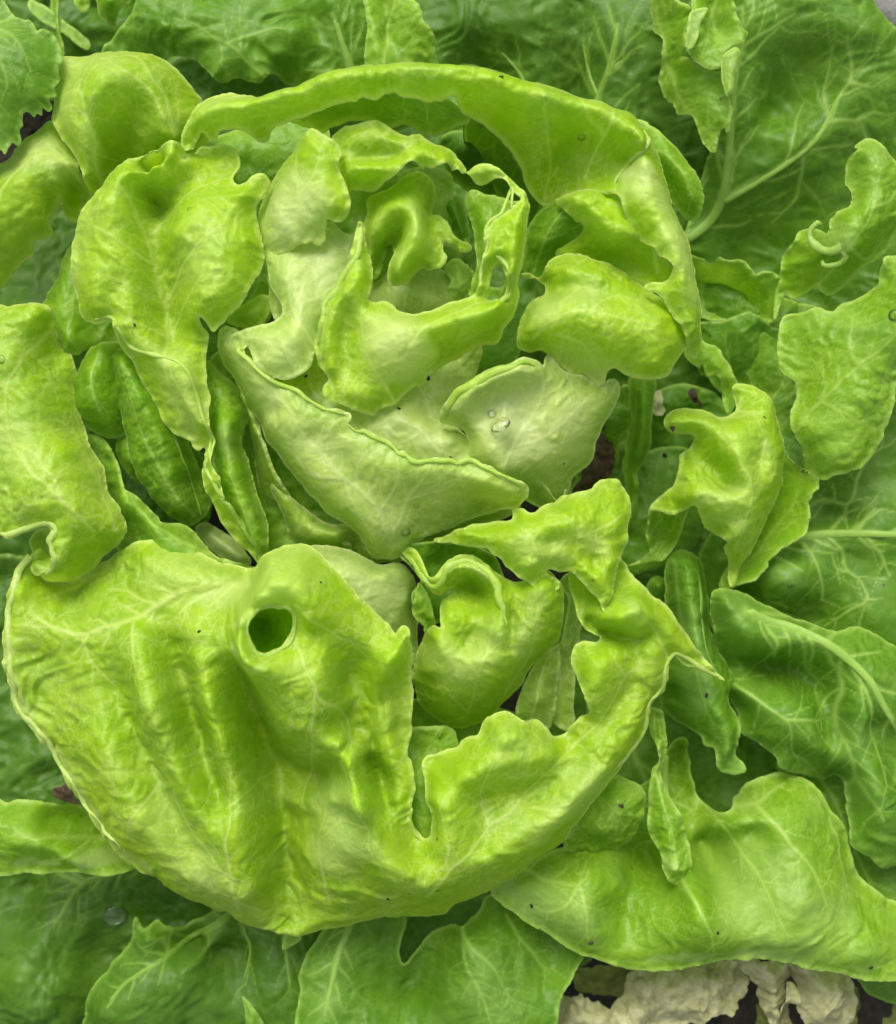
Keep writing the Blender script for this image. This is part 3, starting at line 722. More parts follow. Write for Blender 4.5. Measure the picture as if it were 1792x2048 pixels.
# bottom left
leaf('outer_leaf', '-60,1600,-60,8 20,1601,-60 60,1600,-65 110,1606,-80 155,1612,-110 200,1640,-130 245,1690,-130 287,1735,-110 262,1741,-85 235,1748,-70,5 190,1747,-62 150,1741 100,1746,-58 50,1741 15,1748 -60,1740',
     mat='mid', parent=P, wr=4, ridges=['-20,1640,-20 60,1650,-28 120,1680,-40 180,1710,-58 230,1735,-75', '100,1640,-75 160,1660,-98 210,1700,-110', '20,1700,-28 110,1715,-40'], veins=['3|270,1738 180,1720 100,1690 0,1670', '3|150,1712 100,1735 60,1738'], tone=.3, pale=['8,.5|20,1744 150,1738 235,1744'], br=(26, 36))
leaf('outer_leaf', '-80,1720,-215 100,1710 300,1700,-230 420,1780,-235 420,1860,-225 330,1900,-215 260,1960 150,2100,-215 -80,2100', mat='dark', parent=P, wr=6, ws=36, quilt=5, qs=30, step=4, midrib=1,
     veins=['8|300,1738 255,1768 200,1800 140,1822 92,1838', '5|92,1838 50,1825 20,1815 -20,1790', '5|92,1838 75,1865 60,1885 40,1920', '4|290,1745 305,1790 300,1830', '4|200,1800 170,1760 120,1740'],
     ridges=['300,1738,-210 200,1800,-200 92,1838,-190', '60,1770,-225 0,1760,-215', '40,1960,-170 120,1980,-180', '60,2040,-165', '200,1900,-215'], tone=.05, br=(36, 70), rib=.6, rk=(-205, 1.7))
leaf('outer_leaf', '150,2100,-150 163,2050,-145 178,1990,-140 225,1930 255,1895,-140 266,1868 260,1848,-130 268,1838 282,1856,-135 300,1848 315,1840,-140 330,1852 365,1853,-160 450,1810,-180 560,1800,-190 640,1820 650,1950,-170 640,2100,-160',
     mat='dark', parent=P, wr=5, ws=34, quilt=4, step=3.6, jag=1.5,
     veins=['6|448,1830 440,1860 430,1885 390,1915 340,1945 300,1965 260,1990 215,2020 180,2060', '4|432,1885 455,1930 468,1970 455,2040', '4.5|525,1850 535,1910 548,1980 560,2060', '3|300,1965 300,1900 275,1860', '3|300,1965 290,1930 240,1945'],
     ridges=['448,1830,-158 430,1885,-148 300,1965,-122 200,2030,-118', '525,1850,-160 548,1980,-145', '380,1880,-168 480,1900,-172', '380,2020,-140 440,2040,-150', '290,1880,-118'], tone=.3, br=(40, 66), midrib=3, rk=(-150, 1.6))
leaf('outer_leaf', '485,2100,-130 492,2040,-120 483,1992,-115 500,2010 530,2060,-120 545,2100', mat='green', parent=P, wr=3, ridges=['500,2050,-105'], step=4)
leaf('outer_leaf', '566,1900,-95 572,1868,-90 600,1850,-90 600,1878,-85 578,1895,-88', mat='mid', parent=P, wr=2, step=3)
# bottom middle, a broad leaf folded along two hollows
leaf('outer_leaf', '588,2110,-110 592,2040 600,1985,-120 600,1950 618,1905,-130 650,1860,-140 690,1800,-150 780,1790,-160 812,1840,-160 800,1880,-150 797,1908,-150 806,1928,-152 814,1926 832,1905,-150 848,1880,-150 880,1858,-140 925,1840,-130 960,1820 970,1790,-130 1060,1790,-130 1170,1860,-120 1168,1905,-100 1150,1945,-85 1128,1985,-80 1118,2010 1112,2060 1112,2110,-80',
     mat='green', parent=P, wr=5, ws=34, quilt=4.5, step=3.4, midrib=1,
     veins=['7|700,1845 692,1885 680,1920 667,1951 658,1990 646,2040 640,2080', '4|925,1890 935,1960 960,2010 985,2080', '3.5|925,1900 985,1960 1030,2030', '3.5|1020,1870 1060,1940 1110,1990'],
     ridges=['700,1850,-128 667,1951,-108 646,2040,-95', '770,1870,-150 770,1940,-148', '810,1990,-155 830,1960,-165 870,1900,-140', '780,2010,-135 760,2060,-110', '925,1870,-75 930,1920,-62 950,1990,-55 970,2060,-60', '885,1950,-100 890,2020,-90', '1000,1890,-75 1040,1960,-80 1080,2030,-72', '1060,1860,-115 1110,1930,-118'],
     pale=['60,.25|960,2010 1000,2050', '40,.2|650,2040'], tone=.2, br=(36, 62), roll=8)

# ================================================================== right side
leaf('outer_leaf', '1380,512,-120,6 1400,516,-110 1428,524,-100 1437,515 1448,518,-95 1466,524 1490,526,-92 1500,540,-95 1508,556,-98 1520,545,-92 1532,542 1550,550 1561,568,-100 1560,600,-110 1555,640,-130 1490,640,-150 1390,630,-160 1370,570,-140', mat='mid', parent=P, wr=3, ruf=4, jag=1.5,
     ridges=['1400,545,-150 1440,560,-152 1490,590,-150', '1440,528,-100 1480,545,-105 1515,578,-110', '1535,560,-100 1545,600,-115'], veins=['3|1500,640 1470,580 1450,530', '3|1530,640 1545,580'], tone=.0, br=(24, 30), roll=6)
leaf('outer_leaf', '1395,650,-150 1420,648 1474,634,-130 1497,624,-125 1517,631,-128 1540,650,-130 1562,657,-135 1600,640,-150 1640,700,-170 1600,800,-190 1480,800,-200 1420,760,-180', mat='green', parent=P, wr=5, ruf=7,
     ridges=['1480,660,-128 1500,700,-145', '1520,660,-140 1530,720,-155', '1440,690,-150'], veins=['3|1500,780 1500,700 1490,640', '3|1540,780 1560,700'], tone=.2, roll=5, br=(24, 34))
leaf('outer_leaf', '1400,680,-90 1412,690,-85 1440,700,-82 1448,720 1462,740,-85 1472,762,-88 1470,800,-95 1458,826,-100 1449,810 1446,780,-95 1432,750,-85 1415,748,-82 1405,725,-80 1392,730,-80 1372,712,-85 1370,690', mat='mid', parent=P, wr=2.5, ruf=3, tone=.3, ridges=['1400,705,-68 1430,725,-70 1455,760,-78'], roll=7, step=2.8)

leaf('outer_leaf', '1395,560,-175 1440,540,-165 1500,560,-160 1580,600,-165 1640,620,-170 1680,700,-175 1640,860,-180 1600,960,-170 1560,1060,-160 1500,1100,-170 1480,980,-175 1500,860,-185 1460,780,-190 1400,740,-190', mat='mid', parent=P, wr=6, step=3.6, tone=-.3,
     ridges=['1440,600,-150 1500,660,-140 1560,720,-145', '1560,650,-150 1600,760,-150 1590,900,-145', '1480,720,-165 1540,800,-160'], veins=['4|1500,1090 1540,980 1560,860 1550,740 1500,620', '3|1560,860 1600,780 1620,700'], br=(34, 60))
leaf('outer_leaf', '1150,1050,-200 1230,960,-180 1300,900,-175 1380,900,-180 1420,980,-190 1400,1080,-190 1300,1140,-185 1200,1150,-190', mat='green', parent=P, wr=5, step=3.6, tone=.0, ridges=['1260,980,-165 1340,1000,-165'])
# far right: broad leaf whose veins stand out pale
leaf('outer_leaf', '1400,1110,-160 1480,1000,-150 1540,900,-140 1600,800,-130 1700,700,-125 1860,640,-120 1880,1240,-90 1880,1560,-110 1760,1500,-120 1620,1400,-130 1480,1320,-140 1420,1240,-150',
     mat='green', parent=P, wr=5, ws=50, quilt=5, qs=40, step=3.6, midrib=1, vcol=1.0,
     veins=['10|1480,1120 1530,1105 1575,1094 1620,1082 1661,1073 1730,1069 1792,1070 1860,1072', '5|1628,1062 1628,1030 1650,1012 1688,1002 1705,1005 1731,1013 1742,985 1750,950 1770,920 1800,890', '3.5|1632,1055 1668,1030 1688,1002',
            '4|1731,1015 1732,1055', '4.5|1735,1062 1765,1045 1800,1022', '4|1630,1082 1655,1120 1670,1160 1680,1210', '4|1680,1072 1715,1110 1735,1140 1765,1180 1770,1205 1730,1240 1700,1265',
            '3.5|1735,1145 1710,1140 1690,1110', '4|1760,1070 1790,1105 1820,1160', '3|1710,1140 1715,1180', '3|1765,1205 1800,1205', '3|1705,1005 1700,960'],
     ridges=['1575,1095,-98 1661,1072,-88 1792,1069,-78', '1640,1035,-110 1700,1040,-105', '1690,1002,-92 1731,1015,-90 1750,950,-92 1792,890,-85', '1560,1150,-60 1600,1140,-62 1580,1170,-62', '1620,1220,-118 1625,1240,-130', '1700,1110,-100 1760,1130,-92', '1740,1220,-88', '1500,1200,-118 1540,1220,-105'],
     pale=['34,.35|1560,1140 1600,1150', '30,.3|1660,1010'], tone=.05, br=(48, 70), rib=.8)  # the left pale patch is gloss painted into the colour
leaf('outer_leaf', '1418,1200,-70 1425,1180,-60 1440,1176 1480,1186,-65 1540,1215,-75 1600,1240,-85 1660,1262,-80 1720,1255,-80 1800,1300,-80 1880,1350,-75 1880,1760,-90 1800,1730,-80 1770,1735 1757,1729,-70 1745,1715 1728,1708 1708,1692,-72 1700,1650,-80 1690,1600,-95 1678,1552,-110 1640,1555 1595,1545,-95 1558,1532,-80 1545,1506 1510,1480,-75 1485,1462,-78 1478,1430,-95 1450,1370,-110 1432,1300,-95 1425,1250,-78',
     mat='green', parent=P, wr=7, ws=44, quilt=5, qs=34, step=3.4, midrib=1, vcol=1.0, rk=(-70, 1.45),
     veins=['9|1500,1225 1541,1245 1600,1262 1661,1290 1700,1318 1745,1362 1780,1420 1830,1490', '4.5|1661,1285 1700,1270 1750,1240', '4|1541,1248 1560,1290 1556,1330', '4|1470,1365 1530,1410 1580,1448 1600,1500 1620,1540',
            '4.5|1690,1312 1700,1370 1697,1440 1710,1500 1740,1580 1780,1650', '4|1710,1330 1745,1400 1770,1500 1790,1580', '3.5|1580,1448 1620,1446 1660,1450', '3.5|1600,1264 1640,1330 1680,1390'],
     ridges=['1440,1195,-40 1470,1260,-38 1500,1300,-45', '1541,1245,-50 1661,1285,-40 1745,1355,-38 1792,1445,-40', '1520,1265,-30 1560,1300,-42', '1490,1320,-82 1540,1335,-105 1590,1330,-100 1640,1370,-90', '1470,1380,-60 1530,1420,-45 1580,1455,-42 1640,1500,-50', '1560,1390,-58 1620,1420,-52', '1600,1500,-62 1650,1530,-72', '1700,1400,-45 1710,1500,-45 1740,1600,-45 1760,1680,-52', '1660,1380,-70 1670,1470,-72', '1750,1450,-62 1790,1560,-60'],
     pale=['40,.25|1720,1500 1750,1600', '60,.2|1480,1240'], tone=.15, br=(46, 80), rib=.8)
# tall light leaf at the right edge with its thin yellow margin
leaf('outer_leaf', '1860,480,40 1792,513,20 1768,518,15 1755,545,0 1748,567,-15 1728,590,-25 1690,607 1660,625,-30 1635,615 1605,627,-40 1571,632,-50 1557,665,-55 1555,700 1562,740,-50 1590,770,-40 1592,800 1583,825,-35 1581,850 1590,868,-30 1604,888,-30 1612,925,-32 1628,950 1640,968,-30 1641,978 1632,985 1621,1005,-35 1620,1030 1614,1060,-40 1595,1080 1578,1092,-45 1560,1105 1541,1122,-48 1535,1139 1515,1155,-50 1478,1172,-58 1440,1180,-90 1470,1100,-120 1530,1000,-120 1560,900,-125 1600,945,-80 1650,960,-20 1671,948,-15 1690,942 1715,936,-5 1741,909 1761,879,0 1781,816,5 1790,770 1860,740,30',
     mat='mid', parent=P, wr=6, ws=34, quilt=4, step=3.2, jag=1.4, vcol=.6,
     veins=['4|1590,880 1640,800 1700,740 1760,690 1820,640', '4|1700,740 1690,680 1700,640', '3|1640,800 1650,760 1640,700', '3|1640,800 1680,830 1730,860', '3|1480,1160 1530,1110 1590,1040 1620,980'],
     ridges=['1610,850,-5 1650,800,12 1700,740,30 1760,650,45 1800,580,50', '1600,700,-35 1590,660,-38', '1640,680,-5 1690,650,10', '1680,880,20 1730,830,30', '1720,900,15 1700,925,12', '1640,930,-8', '1765,740,42'],
     tone=.25, pale=['30,.15|1770,740'], br=(34, 60), roll=7, ruf=3)
# curled leaf in front of it, with the hooked margin
leaf('outer_leaf', '1550,640,-100 1556,590,-95 1562,530,-88 1572,505,-80 1588,482,-60 1605,462 1630,455,-30 1652,470,-20 1661,440,-12 1672,428 1695,418,-10 1699,400 1690,350,-20 1692,320 1705,310,-25 1712,290,-10 1728,280 1742,284 1761,295,0 1780,315 1860,380,10 1860,430,-30 1792,462,-20 1775,500,-22 1755,515 1728,533,-30 1695,567,-40 1661,587,-48 1645,582 1628,573,-60 1608,588,-70 1588,597,-80 1572,585,-90',
     mat='mid', parent=P, wr=6, ws=26, quilt=5, qs=24, step=3,
     veins=['3|1640,570 1690,500 1730,430 1745,340', '3|1730,430 1780,400 1800,350', '3|1690,500 1740,510 1770,480'],
     ridges=['1728,300,25 1735,350,30 1730,400,28 1690,440,22 1670,480,15', '1770,340,35 1780,400,25', '1700,500,25 1740,480,12', '1600,520,-40 1620,560,-48', '1660,540,-15 1690,540,-18', '1600,480,-48 1585,560,-75', '1712,450,35 1690,470,30'],
     pale=['22,.45|1672,475 1680,490', '20,.2|1755,320'], tone=.3, br=(26, 40), roll=9, ruf=4)
LAST = [o for o in col.objects if o.parent is head][-1]
curl('1690,478,20 1672,499,12 1648,501,2 1632,493,0 1624,475,-2 1626,455,0 1634,442,3 1646,445,0', 11, parent=LAST, mat='mid', pale=.5)
curl('1686,500,14 1690,515,12 1680,527,6 1662,530,2 1648,528,0 1647,520,-4', 9, parent=LAST, mat='mid', pale=.4)

# the twisted leaf right of the heart
leaf('outer_leaf', '1225,1138,-130 1262,1128 1285,1118,-125 1303,1102,-110 1296,1076,-90 1297,1050,-75 1298,1034,-68 1302,1015,-60 1330,1005 1378,1012,-55 1368,1045,-75 1355,1080,-95 1338,1104,-110 1322,1118,-115 1298,1124,-125',
     mat='mid', parent=P, wr=3, ws=20, ridges=['1320,1040,-95 1325,1080,-120', '1350,1040,-75'], tone=.0, roll=5, step=2.8, veins=['2.5|1310,1100 1325,1060 1345,1040'])
leaf('outer_leaf', '1470,773,-50,18 1485,765 1500,767 1521,778,-45 1540,795 1550,815 1560,842 1566,880,-40 1570,916 1566,960 1558,999 1545,1025 1528,1049 1510,1085,-50 1495,1116 1480,1150,-60 1470,1172,-70 1461,1172,-65,8 1458,1140 1458,1122,-50 1445,1100 1444,1080,-40 1425,1065 1411,1056,-30 1403,1035,-25 1392,1018,-20 1384,1011,-15 1368,1022,-20 1345,1028,-30 1318,1022,-45 1300,1020,-55 1303,1010,-50 1328,990,-40 1348,965,-38 1358,930,-38 1362,910 1380,896,-35 1388,876 1375,869,-25 1352,868,-15 1332,856,-10 1329,843,-10 1338,828,-18,14 1361,816,-25 1395,819,-25 1441,833,-28 1462,833,-38 1476,812,-50',
     mat='bright', parent=P, wr=4.5, ws=28, quilt=3.5, step=2.8,
     veins=['3|1425,865 1445,890 1470,935 1497,980 1495,1020 1470,1070', '3|1500,790 1490,820 1530,823 1445,840', '3|1530,880 1520,930 1500,980'],
     ridges=['1345,843,18 1390,845,22 1440,850,20 1500,835,5 1535,825,-10', '1425,863,30 1445,890,34 1470,935,38 1495,975,40 1500,1010,36', '1410,890,5 1440,930,-2 1470,975,12', '1370,950,-5 1420,960,-2 1450,975,-8', '1388,990,25 1420,985,32 1460,985,36 1490,985,42', '1410,1020,10 1450,1050,12 1475,1030,28', '1447,1072,0 1465,1100,-12', '1535,890,12 1545,960,10', '1515,870,20 1515,920,8 1530,950,12', '1480,1100,-20 1500,1060,5', '1360,995,-10'],
     pale=['30,.3|1440,1040 1470,1020', '16,.35|1400,1000 1470,985', '16,.25|1535,900 1545,950'], tone=.15, br=(26, 44), roll=10)
# upright narrow blade in the dark gap
leaf('outer_leaf', '1262,755,-110,16 1310,755 1306,800,-105 1302,849,-100 1302,895,-105 1290,925,-120 1276,945,-130 1276,1016,-150 1262,1080,-175 1235,1140,-190 1222,1120 1240,1050,-180 1250,985,-160 1248,920,-130 1254,880 1262,832,-110', mat='mid', parent=P, wr=3, roll=20, ridges=['1285,780,-75 1280,850,-70 1275,910,-92', '1265,970,-130 1258,1050,-155'], tone=-.3, veins=['2.5|1275,930 1282,850 1288,770'], step=2.8, br=(20, 26))
leaf('outer_leaf', '1130,900,-200 1180,840,-190 1230,780,-180 1260,770,-170 1262,850,-200 1240,880,-210 1235,930,-215 1200,920,-220 1160,960,-220', mat='mid', parent=P, wr=5, tone=-.3, ridges=['1210,830,-165', '1180,880,-185'], step=4)
leaf('outer_leaf', '1302,800,-210 1350,770,-200 1440,790,-190 1460,850,-200 1400,930,-220 1370,1020,-230 1310,1050,-240 1290,950,-230 1290,860', mat='green', parent=P, wr=7, tone=-.1, ridges=['1350,880,-190 1340,960,-205', '1330,810,-190'], step=4)
# bluish rolled leaf standing in the gap
leaf('outer_leaf', '1334,1130,-110,20 1342,1110 1360,1102,-108 1385,1106 1402,1122,-105 1412,1160 1420,1200,-100 1420,1250,-95 1432,1290,-85 1455,1330,-80 1475,1360,-75 1455,1395,-70 1466,1418,-65 1478,1445,-60,8 1475,1480 1471,1508,-62 1486,1528 1488,1540,-65 1470,1545 1452,1546 1438,1540,-65 1432,1515 1428,1495,-70 1412,1490,-78 1402,1470,-85 1375,1455,-95,20 1345,1435,-105 1325,1400 1322,1350,-110 1332,1300,-110 1345,1250,-110 1334,1200,-112',
     mat='green', parent=P, wr=4, ws=24, quilt=4, roll=22, ridges=['1370,1130,-62 1375,1200,-55 1385,1270,-45 1400,1340,-40 1425,1400,-35 1440,1440,-36', '1350,1360,-70 1380,1420,-70', '1450,1460,-35 1455,1510,-42', '1400,1400,-48 1410,1450,-62', '1430,1340,-50'],
     pale=['30,.3|1395,1250 1410,1330', '26,.4|1400,1370 1410,1410'], tone=.3, veins=['3|1370,1120 1385,1260 1410,1380 1450,1500'], br=(26, 34), step=2.8, label='bluish green leaf rolled into an upright tube')
ROLL = [o for o in col.objects if o.parent is head][-1]
curl_on(ROLL, '1392,1112 1400,1180 1404,1250 1416,1310 1440,1360', 3.5, taper=0, pale=.15, mat='green')
leaf('outer_leaf', '1296,1172,-150,16 1305,1158 1320,1155,-145 1334,1165 1336,1182,-148 1325,1196 1308,1198,-152 1297,1188', mat='green', parent=P, roll=16, wr=1, ruf=1, ridges=['1316,1172,-128'], step=2.8, tone=.2, br=(0, 0))

leaf('outer_leaf', '1560,1500,-170 1700,1480,-160 1880,1520,-150 1880,1980,-140 1760,2000,-150 1680,1900,-160 1640,1740,-165', mat='green', parent=P, wr=5, step=3.8, tone=.1, ridges=['1700,1600,-140 1760,1760,-125 1800,1900,-120'], veins=['4|1640,1500 1720,1640 1780,1780 1830,1900'])
# bottom right broad shining leaf
leaf('outer_leaf', '982,1782,-70,6 1014,1755,-75 1070,1715,-85 1130,1695,-95 1180,1690,-95 1210,1600,-130 1300,1560,-140 1355,1480,-160 1372,1480,-160 1385,1560,-150 1392,1590,-148 1420,1610,-140 1470,1590,-130 1500,1560,-120 1560,1545,-115 1610,1560,-95 1640,1585,-85 1665,1625,-80 1690,1655 1700,1700,-85 1715,1750,-90 1780,1800,-95 1880,1860,-95 1880,1968,-60 1830,1962,-50 1740,1958,-45 1680,1945,-45 1600,1930 1530,1916,-42 1440,1918,-40 1340,1938 1290,1941,-45 1240,1932,-48 1195,1918 1150,1900,-52 1100,1872,-55 1050,1842,-60 1010,1810,-65',
     mat='mid', parent=P, wr=4, ws=44, quilt=3, qs=34, step=3.4, ruf=3, midrib=1, vcol=.9, rk=(-50, 1.6),
     veins=['8|1358,1480 1362,1540 1363,1600 1368,1650 1372,1720', '4|1425,1655 1430,1640 1460,1632 1525,1630 1560,1612 1600,1590', '4|1530,1632 1570,1670 1610,1715 1640,1760 1660,1820', '3.5|1376,1770 1405,1830 1420,1880 1430,1910',
            '4|1020,1765 1090,1772 1155,1778 1180,1755', '3.5|1155,1778 1130,1820 1100,1840 1060,1830', '3.5|1155,1778 1172,1830 1178,1890', '3|1440,1640 1500,1720 1540,1800 1580,1880', '3|1690,1660 1710,1760 1720,1820'],
     ridges=['1358,1490,-150 1363,1600,-118 1370,1680,-80', '1180,1750,-30 1120,1775,-35 1050,1785,-52', '1160,1780,-25 1165,1830,-20 1175,1880,-30', '1240,1760,-55 1250,1830,-60 1270,1900,-42', '1300,1800,-50 1320,1860,-30', '1380,1790,-5 1410,1850,5 1430,1900,-15', '1290,1700,-120 1310,1730,-115', '1400,1680,-110 1420,1740,-75', '1428,1650,-70 1450,1632,-62 1530,1630,-45 1600,1592,-62', '1480,1610,-100', '1540,1640,-38 1600,1710,-30 1640,1770,-30', '1480,1720,-55 1520,1800,-30 1560,1880,-18', '1640,1680,-50 1690,1780,-48', '1680,1850,-38 1740,1900,-32', '1600,1810,-15 1620,1890,-20', '1500,1660,-62'],
     pale=['55,.3|1080,1810 1140,1850', '120,.3|1540,1830 1580,1870', '12,.5|1300,1938 1440,1916 1600,1928'], tone=.2, br=(52, 90), roll=7)
leaf('outer_leaf', '1130,1700,-60 1145,1650,-60 1175,1600,-55 1228,1551,-60 1255,1560,-55 1285,1578,-50 1292,1605 1280,1640,-60 1262,1680,-75 1230,1705,-85 1180,1710,-85', mat='mid', parent=P, wr=5, ws=22, ridges=['1230,1600,-25 1215,1660,-35', '1180,1650,-45', '1265,1610,-38'],
     veins=['3|1235,1690 1245,1640 1270,1600', '2.5|1245,1640 1210,1610'], tone=.1, step=2.8, br=(20, 30))
leaf('outer_leaf', '1298,1415,-70,8 1322,1425 1330,1470,-68 1330,1500 1322,1550,-62 1340,1600,-55 1360,1635,-50 1374,1680 1380,1720,-45 1378,1762 1362,1772,-40 1342,1764 1328,1740,-42 1320,1700 1300,1665,-55 1296,1640 1298,1600,-60 1300,1560 1312,1515,-68 1300,1460,-80', mat='mid', parent=P, wr=5, ws=18, quilt=4, qs=16,
     ridges=['1318,1460,-52 1318,1540,-45 1325,1610,-30 1340,1670,-22 1350,1740,-15', '1312,1640,-38', '1360,1700,-30'], pale=['14,.5|1346,1735'], tone=.2, veins=['3|1322,1430 1320,1560 1345,1650 1360,1740'], step=2.6, br=(18, 26), ruf=6)
# ================================================================== right wing of the rim and what it shelters
leaf('outer_leaf', '1270,240,-60,14 1290,245 1314,257,-40 1332,275 1355,295 1374,315,-35 1390,343 1400,365 1406,385,-40 1404,410 1398,434,-50 1380,440,-60 1340,400,-60 1290,330,-60', mat='mid', parent=P, wr=3, tone=.2, ridges=['1330,300,-12 1370,350,-12 1385,400,-25'], veins=['2.5|1320,290 1370,340 1390,420'], step=2.8, br=(20, 26))
# dark inner face at the back of the hollow
leaf('heart_leaf', '560,225,10 620,200,50 720,185,80 850,185,88 900,200,80 940,230,60 935,248,48 912,254 884,264,36 870,272,34 850,270 832,260 808,248,34 780,254 750,246,30 700,244,22 640,262,0', mat='mid', parent=P, wr=4, ws=26, tone=.2, quilt=5, ridges=['660,218,48 750,212,66 850,222,74', '850,250,48'], veins=['2.5|860,200 855,230 850,262', '2.5|820,200 810,235'], step=3)
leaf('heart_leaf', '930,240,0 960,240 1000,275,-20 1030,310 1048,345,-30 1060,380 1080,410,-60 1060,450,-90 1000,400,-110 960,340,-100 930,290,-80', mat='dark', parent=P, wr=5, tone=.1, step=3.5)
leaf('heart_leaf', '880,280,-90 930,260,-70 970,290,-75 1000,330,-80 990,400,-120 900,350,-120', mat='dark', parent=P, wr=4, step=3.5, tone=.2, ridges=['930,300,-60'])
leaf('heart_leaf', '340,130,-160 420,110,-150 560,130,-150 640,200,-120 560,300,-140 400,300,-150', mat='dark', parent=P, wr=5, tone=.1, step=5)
# inner leaves under the right rim
leaf('heart_leaf', '1048,540,-30 1050,500,-20 1058,450,-10 1080,420,0 1117,398,15,14 1150,392,20 1175,400 1200,440,10 1180,490,-10 1140,505,-20 1110,525,-30 1090,555,-35', mat='mid', parent=P, wr=3.5, ws=22, tone=-.3, ridges=['1090,440,22 1130,420,38', '1080,490,10 1120,470,20', '1160,440,25'], veins=['3|1065,540 1090,480 1130,420', '2.5|1090,480 1130,470'], step=2.8, br=(22, 34))
leaf('heart_leaf', '1112,402,40,16 1150,386,60 1190,378,78 1228,372,95 1262,415,104 1298,468,108 1330,515,108 1355,552,104 1335,585,80 1290,575,60 1250,558,50 1200,535,38 1160,516,28 1120,512,10 1110,500,5 1150,480,10 1165,462,40 1150,440,55 1130,420,50',
     mat='bright', parent=P, wr=5, ws=26, quilt=4, tone=.0, ridges=['1140,398,82 1170,425,104 1195,455,112 1225,478,112 1262,482,108', '1190,400,104 1220,430,118 1255,450,118 1290,480,114', '1180,480,75 1200,498,62 1240,508,55 1290,500,88', '1170,500,20 1230,530,36 1290,555,50'], veins=['3|1300,560 1270,480 1220,420 1190,390', '2.5|1270,480 1300,440'], step=2.8, br=(22, 34))

# the great curved rim: crest high, falling to the outside, smooth face inside
leaf('heart_leaf', '362,297,50,6 363,275,58 378,238,62 398,212,60 420,197,50 455,188,45 495,193,45,14 530,188,55,20 570,176 610,160 650,146,60,26 697,134 740,128 780,127 837,127,60 880,132 907,138 937,136 975,140 1014,150,58 1074,164 1130,178 1164,192 1195,196,60 1228,212 1258,222 1283,247,65,22 1305,285 1318,315 1330,345,70 1342,382 1352,417 1366,450 1378,483,75 1386,520 1392,552 1397,590 1402,620,75 1404,667 1403,700,60 1392,715,50 1378,705,60 1374,685,90,8 1360,652,105 1338,620,112 1318,592,112 1304,583,108 1290,574,105 1304,566,112 1334,562,118 1342,545,120 1326,523,118 1302,497,112 1282,480,110 1268,458,108 1248,430,105 1236,402,100 1222,387,98 1214,388,95 1165,377,55 1117,398,15 1090,411,-10 1077,403,-5 1050,367,5 1044,337,15 1027,310,25 997,277,38 957,247,52 930,233,60 917,223,66 905,208,88,6 880,206,98 855,204,108 838,199,118 810,196,122 790,188,126 767,193,124 748,200,120 728,197,118 700,206,112 670,212,106 640,222,98 597,240,86 565,248,80 541,255,76 534,281,50 519,283,50 500,268,58 480,262,60 455,261,62 441,264,60 436,281,52 428,286,50 416,275,56 403,262,62 396,278,55 385,297,48 372,303,46',
     mat='bright', parent=P, wr=4.5, ws=24, quilt=3.2, qs=24, step=3.0, jag=1.0,
     ridges=['395,240,92 440,222,108 500,215,115 560,205,128 620,188,142 680,172,155 740,165,160 800,162,162 860,165,162 920,172,158 980,180,155 1040,192,150 1100,206,145 1160,218,142 1210,235,140 1250,258,142 1275,285,146 1288,330,148',
             '1300,380,150 1315,430,152 1335,480,155 1355,540,152 1368,600,142 1380,660,125', '460,240,88 540,232,92 600,222,102 660,200,118 720,188,128',
             '1292,298,138 1280,318,118 1255,345,100 1235,370,98', '1265,300,100 1240,330,72 1205,365,62', '1180,250,95 1160,300,58 1120,360,22', '1080,230,105 1060,280,68 1060,340,35', '980,205,118 1000,240,85 1020,280,52', '1130,300,50 1100,390,0', '1210,300,75 1180,350,52', '800,180,125 760,183,120', '880,185,125 900,195,100',
             '1240,395,118 1265,420,130 1290,450,135 1320,500,136 1350,560,135', '1222,378,108'],
     veins=['3|1165,370 1190,310 1215,260 1235,225', '2.5|1190,310 1150,270 1140,220', '2.5|1090,400 1095,340 1080,270 1060,210', '2.5|1350,600 1330,520 1300,440 1275,380', '2.5|520,200 470,225 420,250 380,285', '2|1215,260 1180,230 1160,200'],
     pale=['34,.6|600,180 700,150 800,148 900,152 1000,165 1100,185 1180,208', '26,.35|450,232 560,200', '34,.6|1250,400 1290,430 1330,500 1370,600', '26,.9|1240,385 1270,400', '16,.5|1285,290 1300,330'], tone=.1, br=(24, 42), lam=.3, label='wide leaf arching over the heart with its rim rolled outward')  # pale along the crest paints in the highlight of the upward-facing rim
RIM = [o for o in col.objects if o.parent is head][-1]
curl_on(RIM, '1288,262 1296,284 1286,298 1262,322 1240,350 1228,368', 4, taper=0, pale=.5)

